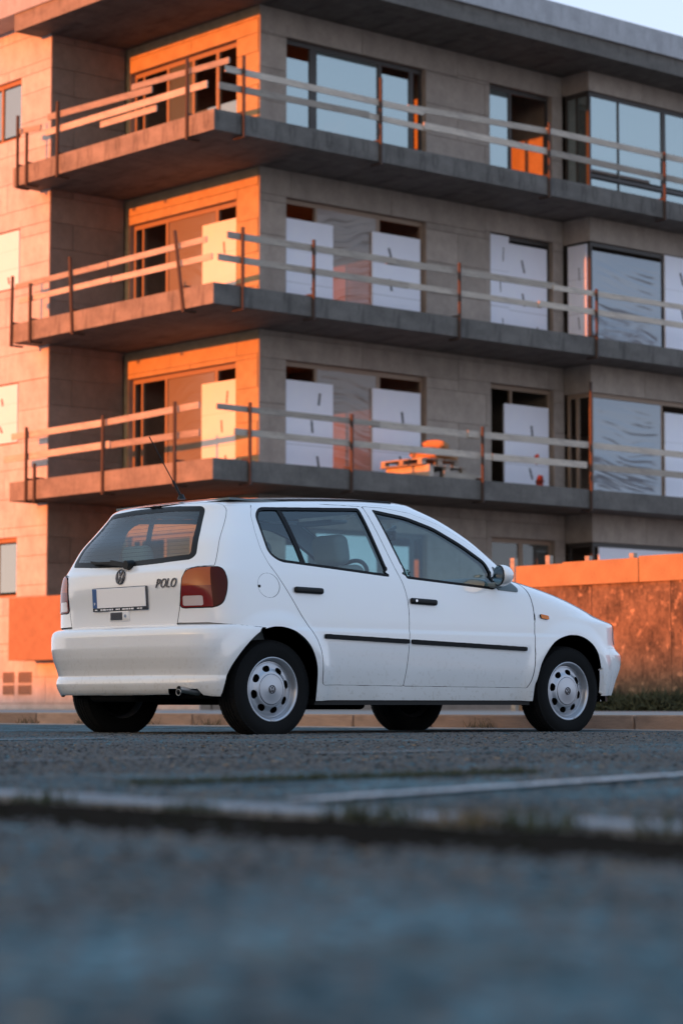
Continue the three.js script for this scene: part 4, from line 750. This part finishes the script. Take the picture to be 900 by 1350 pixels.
// ---- ground, road, kerb, hoarding --------------------------------------------------
{
  const sheetXZ = (x0, x1, z0, z1, y, nx = 1, nz = 1) => { const g = new THREE.PlaneGeometry(x1 - x0, z1 - z0, nx, nz); g.rotateX(-Math.PI / 2); g.translate((x0 + x1) / 2, y, (z0 + z1) / 2); return uvm(g); };
  struct('ground', sheetXZ(-1500, 1500, -1500, 1500, -.012), M.dirt);
  // road and foreground pavement: worn asphalt, gently uneven
  const uneven = (g, amp) => { const p = g.attributes.position; for (let i = 0; i < p.count; i++) { const x = p.getX(i), z = p.getZ(i), far = Math.min(1, Math.max(0, (11.9 - x) / 1.2)); p.setY(i, p.getY(i) + amp * (fbm(x * .9 + 40, z * .9 + 40, 3) - .5) * far); } g.computeVertexNormals(); return g; };
  struct('road', [uneven(sheetXZ(2.44, 11.9, -26, 6, 0, 188, 640), .012), sheetXZ(2.66, 11.9, -90, -26, 0), sheetXZ(2.66, 11.9, 6, 60, 0)], M.asphalt);
  struct('pavement', [uneven(sheetXZ(-6, 2.05, -10, 6, .002, 160, 310), .010), sheetXZ(-56, -6, -90, 60, .004), sheetXZ(-6, 2.05, -90, -10, .004), sheetXZ(-6, 2.05, 6, 60, .004)], M.asphalt);
  // concrete edging strip and the soil joint in front of it
  const edge = struct('edging_strip', box(2.305, 2.655, -.05, -.002, -30, 30), M.edge); { let z = -14; while (z < 10) { const l = ran(.9, 1.1); mesh('edging_stone', box(2.30, 2.45, -.0015, .011 + ran(-.002, .002), z + .004, z + l - .004), M.edge, edge); z += l; } }
  const soil = new THREE.PlaneGeometry(.50, 30, 36, 900); soil.rotateX(-Math.PI / 2); soil.translate(2.07, .0, -6); { const p = soil.attributes.position; for (let i = 0; i < p.count; i++) { const x = p.getX(i), z = p.getZ(i), e = 1 - Math.pow(Math.abs(x - 2.07) / .25, 2); p.setY(i, -.004 + e * .020 * fbm(x * 9, z * 4, 4) + e * .008 * fbm(x * 60, z * 60, 2)); } soil.computeVertexNormals(); } struct('soil_joint', uvm(soil), phys([.026, .021, .017], .95, { map: T.concrete, specularIntensity: 0 }));
  // road paint
  const ribbon = (pts, w, wob, y) => { const P = [], I = [], n = 160, c = new THREE.CatmullRomCurve3(pts.map(p => new THREE.Vector3(p[0], 0, p[1]))); let k = 0; for (let i = 0; i <= n; i++) { const p = c.getPoint(i / n), t = c.getTangent(i / n), a = w / 2 * (1 + wob * (fbm(i * .6, 3.3, 3) - .5) * 2), b = w / 2 * (1 + wob * (fbm(i * .6, 9.1, 3) - .5) * 2); P.push(p.x - t.z * a, y, p.z + t.x * a, p.x + t.z * b, y, p.z - t.x * b); if (i) { I.push(k - 2, k, k + 1, k - 2, k + 1, k - 1); } k += 2; } const g = new THREE.BufferGeometry(); g.setAttribute('position', new THREE.Float32BufferAttribute(P, 3)); g.setIndex(I); g.computeVertexNormals(); return uvm(g); };
  struct('painted_line', [ribbon([[2.61, -3.09], [3.3, -3.34], [4.19, -3.66], [5.6, -4.15], [8.5, -5.2]], .06, .7, .0105)], M.line);
  M.lineWorn = std([.22, .22, .225], .9, { map: T.grain });
  struct('worn_line', [ribbon([[3.82, -5.85], [4.1, -5.87]], .05, .9, .0095), ribbon([[4.25, -5.89], [4.5, -5.93]], .04, .9, .0095), ribbon([[4.55, -5.95], [4.8, -5.99]], .04, .9, .0095), ribbon([[5.2, -9.3], [6.0, -9.4]], .1, .9, .0095), ribbon([[6.2, -9.5], [6.9, -9.6]], .1, .9, .0095), ribbon([[5.2, -6.1], [5.9, -6.2]], .05, .9, .0095)], M.lineWorn);
  // gutter, kerb stones, footway, yard
  struct('gutter', box(11.9, 12.119, -.05, .006, -60, 40), std([.50, .45, .42], .9, { map: T.concrete }));
  const kerb = struct('kerb', box(12.20, 12.29, -.05, .094, -60, 40), M.kerbs[0]);
  for (let z = -46, i = 0; z < 10; i++) { const l = ran(.85, 1.25); mesh('kerb_stone', rbox(.17, .15, l - .014, .014, 12.205, .027 + ran(-.004, .004), z + l / 2, 2), M.kerbs[i % 3], kerb); z += l; }
  struct('footway', box(12.295, 21.0, -.05, .098, -60, 40), M.pave);
  struct('yard', box(21.002, 90, -.05, .09, -90, 40), M.dirt);
  // hoarding along the yard: brown boards, a paler top board, posts
  const X = 21.5, h = thing('hoarding', 'rust-brown plywood site hoarding with a pale orange top board, right behind the car', 'fence', [X, .09, -19.3]);
  for (let z = -21.30, i = 0; z < -9; z += 1.25, i++) mesh('plywood_panel', (() => { const g = box(-.012, .012, 0, 1.55, z + .004 + 19.3, z + 1.246 + 19.3), u = g.attributes.uv; for (let k = 0; k < u.count; k++) u.setXY(k, u.getX(k) + i * .73, u.getY(k) + i * .37); return g; })(), M.fenceBoard, h);
  const tops = [[-21.31, -20.5, 1.80, 0], [-20.498, -19.272, 1.815, .012], [-19.268, -17.2, 1.835, 0], [-17.19, -15, 1.82, .01], [-14.99, -12, 1.83, 0]];
  for (const [a, b, t, d] of tops) mesh('top_board', box(-.038 - d, -.0125, 1.53, t, a + 19.3, b + 19.3), M.fenceTop, h);
  for (const [z, t] of [[-21.42, 1.91], [-20.81, 1.915], [-20.15, 1.88], [-19.43, 1.88], [-18.1, 1.87], [-16.8, 1.9]]) mesh('post', box(.0125, .075, -.05, t, z + 19.3 - .035, z + 19.3 + .035), M.plank[1], h);
  mesh('batten', box(-.0165, -.0125, .60, .628, -1.3, -.35), M.fenceBoard, h);
  // dry weeds at the foot of the hoarding, along the kerb
  const blade = () => { const g = new THREE.BufferGeometry(); g.setAttribute('position', new THREE.Float32BufferAttribute([-.5, 0, 0, .5, 0, 0, .25, .55, .1, -.25, .55, .1, 0, 1, .35], 3)); g.setIndex([0, 1, 2, 0, 2, 3, 3, 2, 4]); g.computeVertexNormals(); return g; };
  const bush = (name, mat, n, place) => { const m = new THREE.InstancedMesh(blade(), mat, n); m.name = name; const o = new THREE.Object3D(); for (let i = 0; i < n; i++) { const [x, y, z, w, l, lean] = place(i); o.position.set(x, y, z); o.rotation.set(ran(-lean, lean), ran(0, 6.28), ran(-lean, lean)); o.scale.set(w, l, l); o.updateMatrix(); m.setMatrixAt(i, o.matrix); } m.castShadow = m.receiveShadow = true; scene.add(m); return m; };
  tag(bush('fence_weeds', M.leaf, 9000, () => { const z = ran(-20.2, -14), hgt = .04 + .42 * fbm(z * 1.3, 2, 3); return [X - .06 - Math.abs(ran(-.35, .35)), .09 + rnd() * hgt * .75, z, ran(.01, .03), ran(.05, .16), 1.2]; }), 'dark low weeds growing along the foot of the hoarding', 'weeds', null, 'stuff');
  tag(bush('kerb_weeds', M.leafDry, 420, () => { const c = [-17.2, -16.3, -15.5, -14.6, -13.2, -12.4, -18.1, -19.6][(rnd() * 8) | 0]; return [12.11 + ran(-.04, .03), .005, c + ran(-.16, .16), ran(.003, .008), ran(.03, .10), .6]; }), 'thin dry weeds at the foot of the kerb', 'weeds', null, 'stuff');
  // grit, leaf bits and crumbs on the asphalt
  const crumb = new THREE.IcosahedronGeometry(1, 0);
  const grit = (name, mat, n, s0, s1, flat, label, zone) => { const m = new THREE.InstancedMesh(crumb, mat, n); m.name = name; const o = new THREE.Object3D(); for (let i = 0; i < n; i++) { const t = Math.pow(rnd(), .8) * 14 + 1.0, l = ran(-.16, .16) * t, x = .657 * t + .754 * l, z = -.754 * t + .657 * l; if (zone(x, z)) { o.scale.setScalar(0.0001); } else { const s = ran(s0, s1); o.scale.set(s * ran(.7, 1.5), s * flat, s * ran(.7, 1.5)); } o.position.set(x, s0 * flat * .3, z); o.rotation.set(0, ran(0, 6), 0); o.updateMatrix(); m.setMatrixAt(i, o.matrix); } m.castShadow = m.receiveShadow = true; scene.add(m); return tag(m, label, 'grit', null, 'stuff'); };
  const off = (x, z) => (x > 2.07 && x < 2.34) || x > 11.88;
  grit('loose_grit', std([.10, .10, .10], .9), 26000, .003, .008, .8, 'loose grey grit scattered over the asphalt', off);
  grit('dark_crumbs', std([.02, .02, .02], .9), 5000, .003, .008, .7, 'dark crumbs and tar specks scattered over the asphalt', off);
  grit('leaf_litter', std([.26, .16, .08], .9), 700, .006, .014, .25, 'small brown leaf scraps scattered over the asphalt', off);
  // crack with moss left of centre
  tag(bush('moss_crack', M.leaf, 1500, i => { const t = rnd(), x = 2.92 + 1.22 * t + .0, z = -3.98 - .08 * t; return [x + ran(-.03, .03), .006, z + ran(-.03, .03), ran(.003, .007), ran(.008, .02), .9]; }), 'strip of moss in a crack in the asphalt before the car', 'moss', null, 'stuff');
  // tufts in the joint
  const tuft = (px, z, s, dry, label) => { const L = []; for (let i = 0; i < 90; i++) { const g = blade(); g.scale(ran(.004, .009) * s, ran(.012, .036) * s, ran(.012, .036) * s); g.rotateX(ran(-.9, .9)); g.rotateY(ran(0, 6.28)); g.translate(ran(-.05, .05) * s, 0, ran(-.07, .07) * s); L.push(g); } const o = mesh('weed_tuft', L, dry ? M.leafDry : M.leaf); o.position.set(px, .008, z); tag(o, label, 'weed', 'weed tufts in the soil joint'); };
  tuft(2.23, -3.30, .8, false, 'leftmost dark weed tuft in the soil joint across the foreground');
  tuft(2.23, -2.90, .6, false, 'small weed tuft in the soil joint, second from the left');
  tuft(2.25, -2.52, 1.0, false, 'bushy dark weed tuft in the soil joint near the middle of the picture');
  tuft(2.25, -2.33, .9, true, 'dry brownish weed tuft in the soil joint right of the middle');
  tuft(2.25, -2.21, 1.0, false, 'dark weed tuft in the soil joint below the white painted line');
  tuft(2.26, -1.92, 1.1, false, 'rightmost green weed tuft in the soil joint at the picture edge');
  tag(bush('joint_weeds', phys([.014, .017, .010], .95, { side: THREE.DoubleSide, specularIntensity: 0 }), 2600, () => { const z = ran(-6, 0); return [2.12 + ran(-.19, .17), .006, z, ran(.003, .007), ran(.003, .008) * (1 + 1.2 * fbm(z * 4, 1, 3)), 1]; }), 'low weeds and moss in the soil joint', 'weeds', null, 'stuff');
}
// ---- flat-roofed halls far behind the camera, across the car park: they shade the car from the low sun
{
  const hall = (z0, z1, h, label) => {
    const o = thing('storage_hall', label, 'building', [-60, 0, (z0 + z1) / 2], 0, 'halls across the car park behind the camera'), d = (z1 - z0) / 2;
    mesh('wall', box(-16, 0, 0, h - .3, -d, d), M.pale[1], o); mesh('roof', box(-16.2, .2, h - .299, h, -d - .05, d + .05), M.roofClad, o);
    for (let z = -d + 2; z < d - 3; z += 4.5) mesh('window', box(-.02, .03, 2.2, 4.2, z, z + 2.2), M.frameDark, o);
  };
  hall(-170, -96, 6.4, 'farthest pale flat-roofed storage hall across the car park'); hall(-95, -36, 7.2, 'pale flat-roofed storage hall in the middle of the row across the car park'); hall(-35.5, 40, 7.12, 'nearest pale flat-roofed storage hall across the car park');
}
renderer.render(scene, camera);
